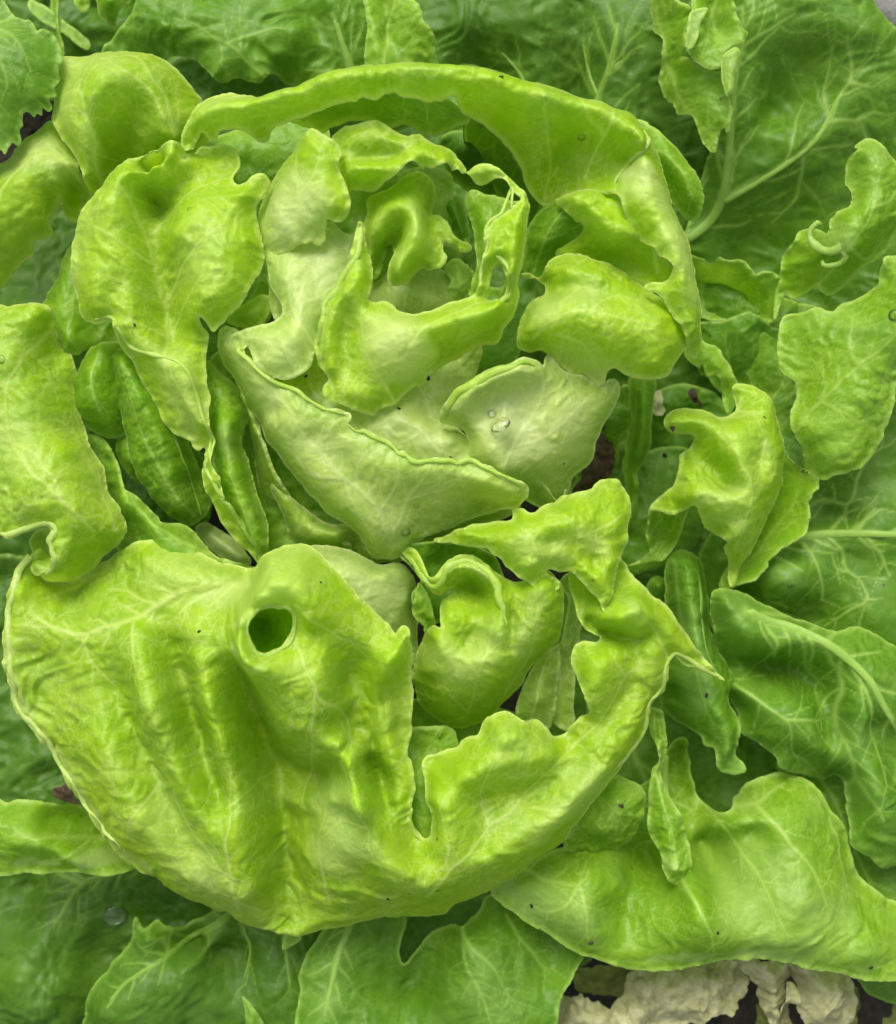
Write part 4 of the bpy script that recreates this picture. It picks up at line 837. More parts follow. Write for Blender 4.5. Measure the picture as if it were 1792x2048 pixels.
# right bright lobe
leaf('heart_leaf', '1035,695,60,10 1036,672,65 1046,638,70 1062,608,70 1088,592,60 1090,570,40,8 1070,557,25 1050,555,20 1042,550,22 1062,547,30 1080,555,38 1092,535,45 1102,516,50,14 1130,506,50 1170,515,55 1210,530,60 1250,548,65 1290,575,72 1325,602,80 1352,632,88,16 1370,660,88 1370,688,85 1362,708 1350,725,80 1335,748,76,10 1320,757 1290,757,76 1255,748,78 1240,738,80 1225,735,74 1212,745,62 1203,766,52 1195,768 1178,755,55 1164,752 1148,752,58 1131,742,60 1112,722,62 1097,710,60 1075,700,52 1055,705,52',
     mat='bright', parent=P, wr=5, ws=24, quilt=4, qs=22, step=2.8,
     ridges=['1060,650,110 1090,620,125 1130,605,138 1170,605,142 1220,620,145 1260,650,142 1290,690,132 1310,730,115', '1130,540,95 1190,560,100 1250,590,112 1320,640,125', '1110,575,75 1170,580,95 1230,600,118', '1090,670,112 1140,670,128 1190,690,125 1230,715,108', '1060,685,85 1120,700,85 1170,730,75', '1340,690,118', '1100,545,68'],
     veins=['3|1060,690 1100,660 1160,650 1220,660 1290,700', '2.5|1100,660 1110,630 1150,600', '2.5|1160,650 1200,620 1260,620', '2.5|1180,655 1210,700', '2.5|1100,690 1150,710 1190,755'],
     pale=['34,.4|1080,640 1160,620', '20,.45|1110,715 1160,735 1195,750'], tone=.35, br=(24, 40), roll=12)

# sheets that close the heart from below
leaf('heart_leaf', '270,360,-75 330,300,-60 420,280,-60 520,250 640,240,-50 660,320,-40 600,420,-40 560,520,-40 520,640,-50 560,760,-60 420,760,-80 350,600,-85 300,450,-85', mat='mid', parent=P, wr=5, tone=-.3, step=4.5, ridges=['430,310,-35 500,330,-40', '480,300,-30 470,360,-38'], veins=['3|520,620 500,480 470,340'])
leaf('heart_leaf', '400,740,-90 470,720,-60 560,820,-40 640,940,-40 760,1060,-50 960,1040,-60 1040,1060,-70 980,1110,-60 840,1120,-60 640,1130,-60 540,1120,-90 480,960,-100 420,820,-100', mat='mid', parent=P, wr=5, tone=-.4, step=4.5, ridges=['540,900,-50 600,1040,-55'])
leaf('heart_leaf', '470,690,20 560,660,30 640,640,40 700,760,40 760,860,40 700,900,30 600,850,25 520,780,20', mat='pale', parent=P, wr=3, tone=.1, step=3.4, ridges=['560,740,45 640,800,52 690,830,52', '600,760,30'], veins=['2.5|690,860 640,800 610,740'], quilt=2.5)
leaf('heart_leaf', '940,560,-60 1060,520,-60 1060,640,-60 1000,760,-70 930,740,-60 920,660,-50', mat='green', parent=P, wr=4, tone=.2, step=4)

# ================================================================== heart: wrapped pale leaves, then the curled inner ones
# outermost wraps at the bottom and left
leaf('heart_leaf', '420,720,-40,20 450,700,-20 500,760 520,860,-10 560,960 600,1030,-20 660,1075 700,1090,-30 700,1105,-40 640,1100,-50 600,1092,-50 575,1065,-50 560,1030,-60 535,1005 518,975,-60 510,930 508,880,-60 500,845 480,800,-60 455,760', mat='pale', parent=P, wr=4, paleall=.0, tone=-.4, roll=24, ridges=['480,790,10 530,900,12 580,990,0 650,1070,-15'], veins=['3|680,1090 600,1010 540,920 500,820'], step=3)
leaf('heart_leaf', '540,960,-20,18 600,1010 660,1050,-20 720,1050 740,1110,-40 760,1122,-50 720,1118,-55 703,1102,-58 700,1075,-50 690,1096,-45 660,1100 620,1095,-45 585,1072,-45 560,1020,-40', mat='pale', parent=P, wr=3, roll=16, ridges=['620,1050,0 680,1070,0'], step=3, paleall=.15, tone=-.3)
leaf('heart_leaf', '720,1060,-20,14 800,1040 900,1020 1010,1000,-10 1040,1010,-20 1020,1030,-30 960,1050,-35 920,1068,-40 870,1078 835,1084,-40 800,1090 740,1090', mat='pale', parent=P, wr=3, ridges=['830,1060,5 920,1040,8 990,1020,2'], step=3, paleall=.2, tone=-.2)
# left roll beside the heart
leaf('heart_leaf', '413,720,0,16 440,745 470,769,-5 490,809,-10 494,842,-12 485,872,-10 493,916,-5 505,960 513,989,0 525,1020 533,1049,0 535,1090 533,1112,-5 522,1128,-10,5 510,1100,0 490,1060 455,1010 440,980,0 425,900,0 416,800,0', mat='mid', parent=P, wr=3.5, ws=20, quilt=3.5, roll=16,
     ridges=['440,830,40 465,840,48 470,900,35 480,960,38 505,1040,32 520,1100,12', '440,780,15 460,790,12', '450,950,38 480,1010,35 510,1080,22', '430,870,30'], tone=.45, veins=['3|520,1110 490,1020 465,920 460,840'], pale=['14,.3|455,870 465,905'], step=2.8, br=(24, 30))
# middle pale sheets between the two cups
leaf('heart_leaf', '640,790,60 700,760 800,780,55 860,740,40 920,700,30 960,690,20 955,740,15 930,780,30 900,830,50 940,880,60 1000,930,70 1020,960 900,960,70 780,920,75 700,880,75', mat='pale', parent=P, wr=3.5, ws=26, quilt=3, paleall=.45, tone=.0, step=3,
     ridges=['760,850,88 800,830,92 850,850,85', '720,820,72', '870,780,62 900,740,45', '900,880,90', '840,800,72 862,840,68'], veins=['3|900,930 850,870 800,840 770,810', '3|862,840 850,790 830,760', '3|900,930 880,870 900,850', '2.5|850,870 800,890 770,880'], br=(26, 40))
# right cup
leaf('heart_leaf', '881,842,90,5 882,825,100 891,809,106 908,787,112 931,769,118 960,752,122 991,737,124 1018,728,120 1044,717,115 1062,718,110 1077,723,105 1087,735,95 1095,715,60,8 1110,725,60 1130,745,62 1165,755,58 1195,769,52 1230,760,45 1240,790,40,18 1225,820,35 1205,850,30 1194,875,20 1190,895,15 1184,920,5 1165,938,0 1146,952,-5 1138,975,-10 1130,990,-10 1117,1006,-15 1100,1005,-10 1080,990,10 1050,980,30 980,960,60 930,920,70 940,880,80 915,855,82',
     mat='pale', parent=P, wr=3, ws=26, quilt=3, qs=24, step=2.8, 
     ridges=['905,820,118 940,785,135 990,758,140 1040,735,132 1075,738,118', '960,800,105 1000,780,108 1050,775,100', '940,850,95 980,840,92 1020,810,92', '990,860,110 1000,850,114', '1040,850,85 1080,850,88 1130,850,80 1170,860,60', '1020,900,92 1080,920,78 1130,930,48', '1100,780,85 1150,800,78 1200,810,62', '1060,740,105', '985,900,110 1000,950,95'],
     veins=['4.5|1000,960 1020,900 1060,840 1080,790 1070,740', '3.5|1020,900 1080,880 1130,840 1170,800', '2.5|1040,950 1100,900 1160,870', '2.5|980,870 975,820 1000,780', '2|1060,840 1030,800', '2|1080,880 1110,920'],
     paleall=.40, pale=['60,.8|990,850 1020,870', '30,.6|1080,740 1100,730'], tone=.0, br=(30, 46), roll=9)
CUP = [o for o in col.objects if o.parent is head][-1]
curl_on(CUP, '886,838 896,812 915,790 940,770 990,746 1040,728 1070,730', 9, taper=0, ends=.4, pale=.12, mat='bright')
leaf('heart_leaf', '1040,985,-5,6 1060,955,30 1068,952,35 1090,975,25 1115,1000,10 1122,1008,0 1128,985,10 1132,965,15 1125,1010,-10 1110,1020,-25 1070,1010,-20', mat='pale', parent=P, wr=1.5, ruf=1, step=2.6, paleall=.5, roll=4)
# main front cup with its toothed yellow-green margin
leaf('heart_leaf', '437,692,30,12 440,668,45 455,655,52 480,662,60 495,690,72 488,700,82,5 495,712,84 510,732,88 530,750,92 553,764,95 578,774,98 597,780,98 615,795,98 641,812,98 658,818 674,819,98 688,825 699,833,95 697,849,88 712,860,88,5 730,862,92 745,870,94 771,882,96 788,895 797,906,98 806,903 814,909,100 822,920,100 838,924,102 865,919,104 897,919,104 915,925,104 935,918,104 951,921,106 968,930,108 991,942,108 1018,955,104 1042,964,98 1056,975,90 1058,990,80 1045,1005,65 1031,1016,50,14 1005,1018,35 960,1030,20 920,1045,12 880,1065,8 845,1075 831,1084,5,20 820,1100 797,1113,0 771,1120,-5 745,1110,-5 728,1085 714,1066,0 700,1052,5 681,1042,5 650,1022,5 620,985,8 597,962,8 575,935,8 550,900 528,870,8 512,835,8 490,800 470,760,8 450,730',
     mat='pale', parent=P, wr=3.2, ws=30, quilt=3, qs=30, step=2.8, jag=1.4, vcol=.6, 
     ridges=['455,685,60 480,730,72 520,790,78 550,830,82', '560,800,102 620,830,105 680,850,100', '530,840,68 580,920,62 640,990,52 700,1040,45 750,1090,30', '620,880,88 680,920,85 740,980,75 780,1040,55', '700,880,98 760,910,100 800,930,104 850,935,108', '720,940,88 780,970,84 850,980,78 930,980,70', '870,950,100 940,945,108 1000,965,106 1035,985,92', '830,1030,48 900,1020,40 970,1000,42', '800,1080,28 770,1095,22', '930,950,112 980,970,110 1020,985,100', '790,1060,48'],
     veins=['5|790,1090 760,1020 700,960 640,900 600,840 560,800', '4|700,960 640,955 590,900', '4.5|790,1080 820,1000 850,960 870,925', '3.5|760,1020 800,960 800,930', '2.5|640,900 700,890 750,880', '2.5|820,1000 900,970 960,930', '2.5|720,980 730,920 770,890', '2.5|640,900 660,850', '2|560,800 520,760 480,720', '3|700,960 715,1010 760,1080'],
     paleall=.22, pale=['50,.5|480,700 560,800', '50,.35|620,900 700,900 790,870', '34,.4|800,1060'], tone=.35, br=(34, 52), roll=9, label='cupped pale leaf wrapped round the front of the heart')
CUP = [o for o in col.objects if o.parent is head][-1]
curl_on(CUP, '698,850 712,862 730,864 745,872 771,884 788,897 797,908 812,912 822,922 838,926 865,921 897,921 915,927 935,921 952,924 968,933 990,945 1017,958 1038,968 1046,985', 4.5, taper=0, ends=.15, pale=.2, mat='bright')
curl_on(CUP, '487,700 496,714 511,734 531,752 554,766 578,776 598,783 616,800 642,815 660,821 690,830', 4, taper=0, pale=.25, mat='bright')

# blister of pale leaf on the left of the heart
leaf('heart_leaf', '530,470,45 560,455,50 620,450,60 660,440,65 700,470,62 725,440,60 720,540,62 700,600,72 660,650,80 630,700,95,9 622,728,98 608,746,98 585,757,98 560,758 535,750,98 515,735 503,715,96 497,695,80 480,690,72 462,675,70,10 485,662,75 520,650,78 548,643,78 564,628,74 560,600,72,14 548,580,66 540,560,60 532,520,58',
     mat='pale', parent=P, wr=3, ws=26, quilt=2.4, paleall=.55, tone=-.1, step=2.8,
     ridges=['570,510,72 570,560,88 590,620,102 590,670,118 575,720,118', '620,520,76 640,600,90 620,660,102', '500,675,92 540,670,110 550,710,118', '660,520,74 680,560,76'],
     veins=['2.5|640,700 600,640 590,570 600,500', '2|600,640 560,650 530,690', '2|600,640 630,580 650,520'], pale=['60,.5|570,690'], br=(26, 34), roll=14)
# left upper leaf, tip folded toward the middle
leaf('heart_leaf', '612,268,110,7 622,259,112 640,267,115 655,274,118 672,286,120 680,305,120 678,332,118 685,355,118 691,375,116 697,395,114 700,414,112 694,433,108 678,447,100 664,444,98 655,440,98 650,460,95 647,482,92 637,491,84 624,484,84 612,488,82 600,492,80 590,497,76 575,505,68 560,518,60 545,520,56 530,505,54,14 524,470,58 518,440,55 520,412,52 530,390,52 547,360,55 567,330,60 585,305,75 600,280,95',
     mat='bright', parent=P, wr=4, ws=26, quilt=3, qs=26, step=2.8, jag=1.2,
     ridges=['628,290,128 640,330,132 650,380,132 660,420,122', '600,320,108 590,380,110 580,440,104 590,480,98', '560,370,88 545,430,82 548,480,78', '620,400,122 620,450,108', '665,320,128 680,390,122'],
     veins=['3|610,490 615,430 605,370 612,310 625,270', '2.5|615,430 650,380 665,320', '2.5|605,420 570,390 560,360', '2.5|560,490 545,430 555,380', '2|615,460 640,440 660,420'],
     pale=['70,.95|590,490 600,450', '34,.35|640,400', '40,.6|545,460'], tone=.3, br=(26, 40), roll=9)
leaf('heart_leaf', '525,480,30,10 560,470,50 600,480 650,470,55 690,470,50 700,520,45 660,560 600,600,45 560,640,40 548,636,38 540,610 538,585,32 534,545,28 528,520', mat='pale', parent=P, wr=3, paleall=.5, ridges=['560,520,62 590,540,68', '555,590,52'], step=3, veins=['2|555,630 570,560 600,500'])
# small piece seen between left leaf and blister
leaf('heart_leaf', '505,590,-30,10 525,560,-20 540,570 545,610,-10 540,640 520,655,-20 505,640,-30 470,655,-30 490,610', mat='mid', parent=P, wr=2, ridges=['525,600,-5'], step=3, tone=.2)
# interior floor of the heart
leaf('heart_leaf', '720,560,-10 740,520,0 790,520,0 850,530,0 900,550,-10 960,580,-20 960,640,-20 860,660,-10 760,640,0 725,610', mat='pale', parent=P, wr=3, paleall=.45, ridges=['800,590,25 850,580,28', '870,600,22', '770,580,15'], veins=['2.5|800,640 810,590 790,540', '2|830,640 860,590 850,550'], tone=-.1, step=3)
leaf('heart_leaf', '655,400,10 700,370,20 800,340,20 860,330,10 900,350,-10 900,440,-20 860,520,-10 780,560,0 700,560,20 680,500,30 650,450,30', mat='mid', parent=P, wr=4, tone=-.1, paleall=.15, ridges=['700,440,52 720,500,55', '760,400,40'], step=3)
leaf('heart_leaf', '890,540,0,6 900,525,5 915,520 935,528,0 950,550,-5 958,590,-10 940,600 915,612,5 897,605,5 905,590,6 893,578,5 900,562,5', mat='mid', parent=P, wr=2, jag=2, ridges=['920,545,14 925,580,12'], tone=.3, step=2.6, paleall=.1)
# curled tube
leaf('heart_leaf', '886,402,-30,12 893,396 908,393,-30 922,400 932,430,-28 938,460 940,480,-25 936,492 925,488,-28 912,475 900,450,-30 888,425', mat='green', parent=P, wr=1.5, ruf=1, roll=16, ridges=['902,410,0 915,450,2 930,482,-2'], tone=.3, step=2.6, br=(0, 0))

# top leaf of the heart: blade, then the lip that curls in below its crest
leaf('heart_leaf', '664,272,85,10 690,256,92 710,249,98 735,244,100 754,245,100 775,256,100 800,271,98 815,277,96 826,276,95 837,273,96,6 850,281,98 864,290,98 882,294,98 897,300,98 908,309,98 915,320,100 925,332,100 932,340,102 925,350,96 915,345,92 905,345,88 897,340,84 880,346,80 864,350,78 855,343,82 840,340,88 824,338,92 810,349,85 795,365,74 778,378,66 757,384,60 740,388,56 720,390,55 700,386,58 692,384,60 688,365,72 685,350,82 680,330,84 675,300,84',
     mat='bright', parent=P, wr=3.5, ws=24, quilt=3.5, qs=22, step=2.6,
     ridges=['697,345,128 731,354,130 777,347,132 811,333,134 832,322,136 851,315,138 872,326,136 895,326,132 912,332,125', '700,290,112 740,270,120 780,285,118 820,300,122', '715,320,98 760,318,98 800,310,104', '862,300,116 890,308,120', '710,372,88 760,370,86', '740,300,108 760,290,112', '690,310,100 700,335,112', '870,338,108'],
     veins=['2.5|790,340 760,300 735,265', '2.5|760,300 720,310 700,330', '2.5|770,310 800,290', '2|740,340 760,320 790,300'], pale=['8,.3|697,345 777,347 851,315'], tone=.45, br=(20, 30), roll=8)
# twisted innermost leaf
leaf('heart_leaf', '735,400,40 780,380,48 810,352,50 835,342,50,14 850,350,50 864,363,48 871,390,44,16 869,410 866,428,50 881,433,55,10 892,445,58 898,458 914,477,50 925,482,46 937,483,44 944,492,38 938,502,36 925,506,38 908,500,44 891,484,56 886,498,64 893,515,66 884,530,64 870,537,64 857,541,64 845,540,60 833,549,60 820,560,66 812,568,68 797,571,68 780,564,68 774,553,68 776,540,70 782,525,74 790,505,74 786,495,40 780,488,20 776,505,10 764,530,20 752,555,30 742,552,36 738,520,40 728,495,45 727,477,50 732,450,56 735,425,50',
     mat='bright', parent=P, wr=3, ws=20, quilt=2.6, qs=18, step=2.6,
     ridges=['748,470,88 752,440,95 775,412,102 800,408,108 825,420,112 838,440,116 838,470,118 825,495,118 805,515,116 792,540,110 798,560,98', '790,440,90 785,470,62 782,492,25', '800,455,72 797,480,50', '812,470,98 800,500,92', '850,400,75 855,450,72 860,500,82 850,525,82', '805,380,78 840,370,70', '745,510,62 755,490,70', '880,460,72 905,488,58 930,494,50', '868,440,62 875,470,62', '822,540,84 835,530,82', '768,440,98 765,470,85'],
     veins=['2|800,560 815,510 835,460 815,415', '2|745,540 750,480 780,420'], pale=['14,.35|825,430 838,460 825,500 800,530'], tone=.5, br=(18, 26), roll=11, ruf=2)

# curved inner wall of the heart's right side
leaf('heart_leaf', '940,384,70,10 950,382,72 972,392,74 1000,398,84 1022,405,95 1046,400,108 1050,440,100 1045,500,95 1035,560,92 1020,600,88 990,610,80 962,600,70 946,596,55 938,590,50 944,570,52 952,545,55 955,520,56 950,490,56 945,450,58 938,425,60 932,405,64',
     holes=['988,532,72,4 1008,538,76 1009,570,74 1000,576,70 978,572,66 985,550,66'],
     mat='mid', parent=P, wr=3, ws=22, quilt=2.5, step=2.6, tone=.2, ridges=['958,410,92 962,460,88 965,520,84 958,575,75', '1000,430,95 1010,480,98 1020,530,98', '985,590,82'], veins=['2|960,590 970,500 975,420', '2|1000,600 1020,520 1010,430'], br=(22, 30), roll=8)
# the ring: front leaf of the heart, its margin sweeping right and up to the top
leaf('heart_leaf', '720,444,122,6 728,455,120 730,480,112 733,500,105 742,525,98 745,555,92 742,580,92 738,600,96 750,604,102 764,603,106 775,604,108 787,611,108 797,622,106 812,628,106 831,631,106 852,625,108 874,617,112 905,606,116 937,597,120 950,590,124 958,575,126 961,550,128 964,522,130 974,494,132 968,480,134 974,460,134 985,440,134 1000,430,134 1014,423,134 1030,412,134 1043,400,132 1030,388,128 1015,374,122 998,362,118 980,364,114 958,370,112 943,358,112 934,348,114,5 922,340,118 935,340,124 945,335,128 958,330,130 972,331,130 983,334,130 998,341,132 1012,351,132 1027,364,132 1040,378,130 1050,388,128 1057,402,126,16 1057,425,118 1054,450,114 1052,475 1047,505,108 1042,540,104 1037,567,100 1035,595 1032,622,96 1020,643,94 1005,657,92 998,680,88 991,688,84 975,689,84 962,692,82 945,697,80 931,704,78 905,720,80 884,733,82 868,742,86,6 857,747,90 848,768,92 834,769,94 818,782,96 804,796,96 795,806,96 784,812,94 770,816,92 757,820,90 748,831,88 738,828,90 722,826,92 706,821,94 690,812,96 672,806,98 654,798,98 648,785,98 647,772,98 656,762,96 652,748,98 645,738,98,8 640,735,96 632,700,100 640,660,105 648,620,108 656,600,110 668,585,112 685,560,114 700,520,116 712,475,118',
     holes=['985,540,114,4 998,528,118 1008,545,118 1013,568,114 1010,590,112 990,605,110 970,598,112 976,575,114'],
     mat='bright', parent=P, wr=4, ws=28, quilt=3.2, qs=26, step=2.6, jag=1.2,
     ridges=['722,470,128 705,530,135 685,580,140 665,640,138 655,690,128 665,740,120', '735,540,118 725,620,128 720,680,125', '690,620,118 680,680,108 690,740,105', '745,640,140 800,645,158 860,650,162 910,640,165 960,625,162 1000,600,160 1020,550,158 1030,500,158 1040,440,155 1050,410,148', '740,700,150 790,690,165 850,690,155 870,720,125', '760,760,128 800,760,128 830,740,130', '700,790,118 740,800,115', '930,670,128 980,660,125 1010,630,128', '975,480,144 1000,450,148 1030,425,148', '968,520,140 985,500,150 1010,480,152', '967,575,136', '950,345,136 985,345,140 1020,370,142 1045,395,142', '880,690,125 920,690,112', '820,660,162'],
     veins=['3|790,810 760,760 740,700 735,640 740,600', '3|760,760 810,740 850,690 920,650 990,620', '2.5|740,700 800,680 860,640', '2.5|680,800 660,740 670,660 700,570 718,490', '2|700,800 710,740 690,700', '2|810,740 830,760'],
     pale=['55,.75|790,700 810,720', '24,.5|760,670 840,690', '8,.4|960,560 975,480 1040,410 1030,370 980,336'], tone=.5, br=(26, 42), roll=8, lam=.3, label='bright leaf coiled around the open heart like a ring')
RING = [o for o in col.objects if o.parent is head][-1]
curl_on(RING, '722,452 722,480 708,520 690,552 670,588 652,606 646,640 636,690', 7, taper=0, ends=.12, pale=.35)
curl_on(RING, '1036,408 1012,422 985,438 972,460 974,480 974,494 966,520 962,556 962,588', 3, taper=0, pale=.4)
curl_on(RING, '990,508 1012,528 1024,560 1018,592 990,612', 4, taper=0, pale=.4)

# ================================================================== left wing
leaf('outer_leaf', '505,600,30 520,590,32 540,595,30 540,620,28 530,645,22 505,665,20 480,652,22 470,650,25 455,640,25', mat='bright', parent=P, wr=2, roll=9, ridges=['495,630,45 515,620,45'], step=2.8, tone=0, ruf=2, br=(0,0))
leaf('wing_leaf', '370,318,80,6 360,290,85 347,287,85 325,292,82 300,300,78 275,308,74,14 253,317,70 235,330 217,350,66 200,370 187,388,62 170,410,60 158,435 150,457,58 145,490 143,517,56 144,540 147,567,56 152,592 157,617,56 163,632 172,641,58 187,646,60,7 205,645 222,642,62 233,650,62 240,672,58 247,700,52 262,722,46 277,752,38 295,785,32 313,812,28 322,835 333,850,25 350,865,22 367,876,20 383,882,20,5 390,895,18 397,899,18 410,892,24 416,905,26 414,925,26 407,945,24 408,966,22 418,985,20 430,1002,16 435,1020,12 440,1036,8 452,1058,2 467,1076,-6 483,1090,-12 500,1102,-18 512,1118,-22 520,1128,-24,4 527,1110,-8 515,1085,0 500,1062,10 483,1042,20 465,1020,28 450,1002,36 443,975,42 442,955,45 432,945,48 422,925,52 424,905,56 427,882,58 424,870,60 420,845,62 417,820,62 418,790,60 413,760,60 411,725,60,7 412,700,60 415,668,62 405,655,70 402,636,80,5 412,645,88 416,655,90 423,662,92 440,650,90 448,640,86 457,630,84 478,612,80,12 494,592,76 506,568,72 518,545,68 526,520,64 528,498,62 524,475,62 519,455,62 514,428,64 518,408,70 527,392,76 537,366,84,8 530,351,86 520,349,86 507,353,84 492,366,78 475,372,72 465,355,62 478,335,52 470,300,35 440,290,25 400,300,20 385,318,25 372,322,50',
     mat='bright', parent=P, wr=5, ws=34, quilt=4, qs=28, step=2.8,
     ridges=['350,305,98 310,325,105 270,345,108 240,375,108 220,410,108 200,460,105 190,520,104 185,580,100 195,620,88', '250,420,98 260,480,92 270,540,90 262,600,92 280,650,82 320,690,72', '352,338,30 325,352,4 306,385,0 302,420,20', '340,326,84 305,345,80 282,372,78 284,410,70', '285,450,62 300,520,52 315,580,42 328,640,32 340,690,40', '320,480,55 335,560,38 345,620,30', '350,370,55 380,360,62 420,370,68', '360,420,82 400,400,92 450,400,96 490,385,95', '350,470,92 400,470,112 450,480,118 495,480,102', '365,540,72 400,540,115 450,560,122 490,540,98', '365,620,60 395,590,108 430,600,118 460,590,105', '375,680,58 390,640,85', '225,660,80 290,705,82 347,719,86 370,735,88 385,765,85', '300,740,55 340,790,55 380,840,48 405,870,45', '350,740,90 370,800,82 400,850,72', '395,700,72 400,760,70 405,830,66', '412,910,44 416,945,44 430,985,38 450,1020,26', '250,560,95 215,600,92', '440,320,45 430,350,55'],
     veins=['4|355,780 348,700 335,620 320,540 300,470 270,400', '3|335,620 370,570 420,520 470,480', '3|345,680 380,630 430,580', '2.5|320,540 260,500 210,470', '2.5|335,620 280,590 220,570', '2.5|345,680 300,660 250,640', '2.5|400,870 390,800 360,740', '2.5|320,480 360,430 420,390 500,370', '2|390,800 420,760'],
     pale=['40,.25|180,470 160,560', '34,.3|360,740 390,800 400,840', '10,.3|190,644 240,690 347,719', '50,.2|420,560 440,480'], tone=.45, br=(30, 52), roll=10, lam=.4, ruf=3, label='broad left wing leaf with a deep fold running to a long tail')
WING = [o for o in col.objects if o.parent is head][-1]
curl_on(WING, '190,640 222,636 238,660 262,694 300,708 347,719 372,740 388,775 405,838 421,872 420,905 414,935 430,968 450,1000 480,1044 510,1094', 4, taper=0, pale=.4)

# ================================================================== second, lower heart
leaf('heart_leaf', '815,1440,-140 830,1400,-130 900,1440,-120 1000,1420,-110 1040,1440,-110 960,1520,-120 860,1560,-130 820,1540', mat='mid', parent=P, wr=3, tone=-.4, step=3.4, ridges=['860,1480,-118'])
for a in ('1035,1440,-60,12 1045,1380,-40 1070,1330,-40 1100,1300,-50 1118,1290,-50 1115,1360,-55 1110,1420,-60 1098,1455,-70 1060,1460', '1105,1440,-80,8 1112,1350,-70 1120,1280,-60 1135,1200,-40 1120,1160,-20 1150,1140,-20 1170,1200,-50 1155,1290,-65 1148,1380,-75 1140,1460,-85'):
    leaf('heart_leaf', a, mat='pale', parent=P, wr=2, paleall=.25, tone=-.2, step=2.8, quilt=1.5, ridges=['1075,1400,-25 1090,1330,-22'] if a.startswith('1035') else ['1132,1200,-25 1128,1300,-45'], veins=['2.5|1070,1450 1080,1380 1100,1310'] if a.startswith('1035') else ['2.5|1122,1440 1130,1300 1145,1200'], br=(0, 0))
leaf('heart_leaf', '780,1480,-10 900,1460,-20 920,1520,-20 890,1600,0 880,1700,10 820,1700,10 790,1600,0', mat='mid', parent=P, wr=3, tone=.3, step=3.2, ridges=['842,1560,15 845,1650,22', '838,1500,-30'])
# flap reaching down behind the ball
leaf('heart_leaf', '798,1108,0,6 812,1094,8 850,1085,12 900,1082,10 960,1095,10 1000,1130,10 1000,1200 900,1240,-20 850,1250,-30 835,1235,-10 828,1215,0 826,1190,2 832,1175,4 842,1160,2 835,1150,0 820,1130,0', mat='green', parent=P, wr=3, tone=.3, step=2.8, ridges=['850,1110,5 880,1130,-15', '950,1130,-10'], veins=['2|840,1220 850,1180'])
leaf('heart_leaf', '826,1225,-5,5 828,1195,5 838,1165,10 848,1180,8 860,1200,2 868,1230,-5 862,1265,-10 850,1262,-8 848,1250,0 835,1240,0', mat='mid', parent=P, wr=2, tone=.4, step=2.6, ridges=['842,1200,14 852,1235,4'])
leaf('heart_leaf', '830,1330,-40,18 848,1270,0 855,1258,10,6 868,1248,20 880,1250,24 880,1225,10 885,1205,20 900,1188,30,8 905,1178,20 890,1185,10 880,1190,12,6 868,1186,18 850,1170,22 838,1150,20 826,1130,14 812,1112,8 806,1100,8 822,1098,12 835,1108,22 848,1130,32 860,1155,40 872,1150,44 888,1130,48,14 905,1117,48 925,1110,48 950,1115,48 975,1130,48 1000,1150,50 1020,1165,55 1045,1165,55 1075,1140,60 1095,1140,65 1115,1160,60,18 1127,1185,50 1129,1210,45 1127,1235,40 1121,1270,30 1110,1290,20 1097,1300,10 1080,1320,0 1064,1334,-10 1045,1370,-25 1020,1395,-35,24 997,1420,-45 970,1445,-50 935,1455,-55 897,1455,-58 864,1433,-55 838,1408,-50 828,1370,-45',
     mat='bright', parent=P, wr=4.5, ws=26, quilt=3.6, qs=22, step=2.8,
     ridges=['820,1115,22 845,1150,42 872,1175,48 888,1155,66 905,1135,78 935,1127,86 965,1142,92 990,1170,98 1005,1210,100 1010,1260,95 1005,1320,72 990,1380,30', '920,1160,30 945,1165,18 965,1185,28 970,1215,55', '915,1200,45 950,1205,40 940,1230,62', '895,1210,58 885,1240,62 900,1275,70 930,1300,62', '865,1265,62 880,1300,78 920,1330,72 960,1320,82', '935,1290,52 955,1270,62 985,1240,88', '1030,1200,78 1040,1260,82 1030,1320,60', '1060,1180,92 1080,1230,88 1080,1280,60', '1090,1170,95 1105,1210,82', '850,1340,20 900,1400,20 960,1400,18', '1022,1230,70 1020,1300,62', '975,1250,92 985,1290,82'],
     veins=['2.5|940,1430 950,1360 975,1290 985,1220', '2.5|940,1430 890,1370 870,1300', '2.5|1010,1390 1050,1310 1070,1230 1060,1180', '2|950,1360 910,1330', '2|975,1300 1000,1270'],
     pale=['30,.35|880,1300 940,1340 980,1260', '24,.3|1040,1290 1060,1200', '10,.3|930,1120 990,1160'], tone=.35, br=(24, 38), roll=12, label='round leaf coiled into a small second heart')
BALL = [o for o in col.objects if o.parent is head][-1]
curl_on(BALL, '820,1116 840,1145 868,1172 884,1160 900,1134 935,1122 965,1138 990,1168 1005,1208 1010,1250', 8, taper=0, ends=.2, pale=.2)
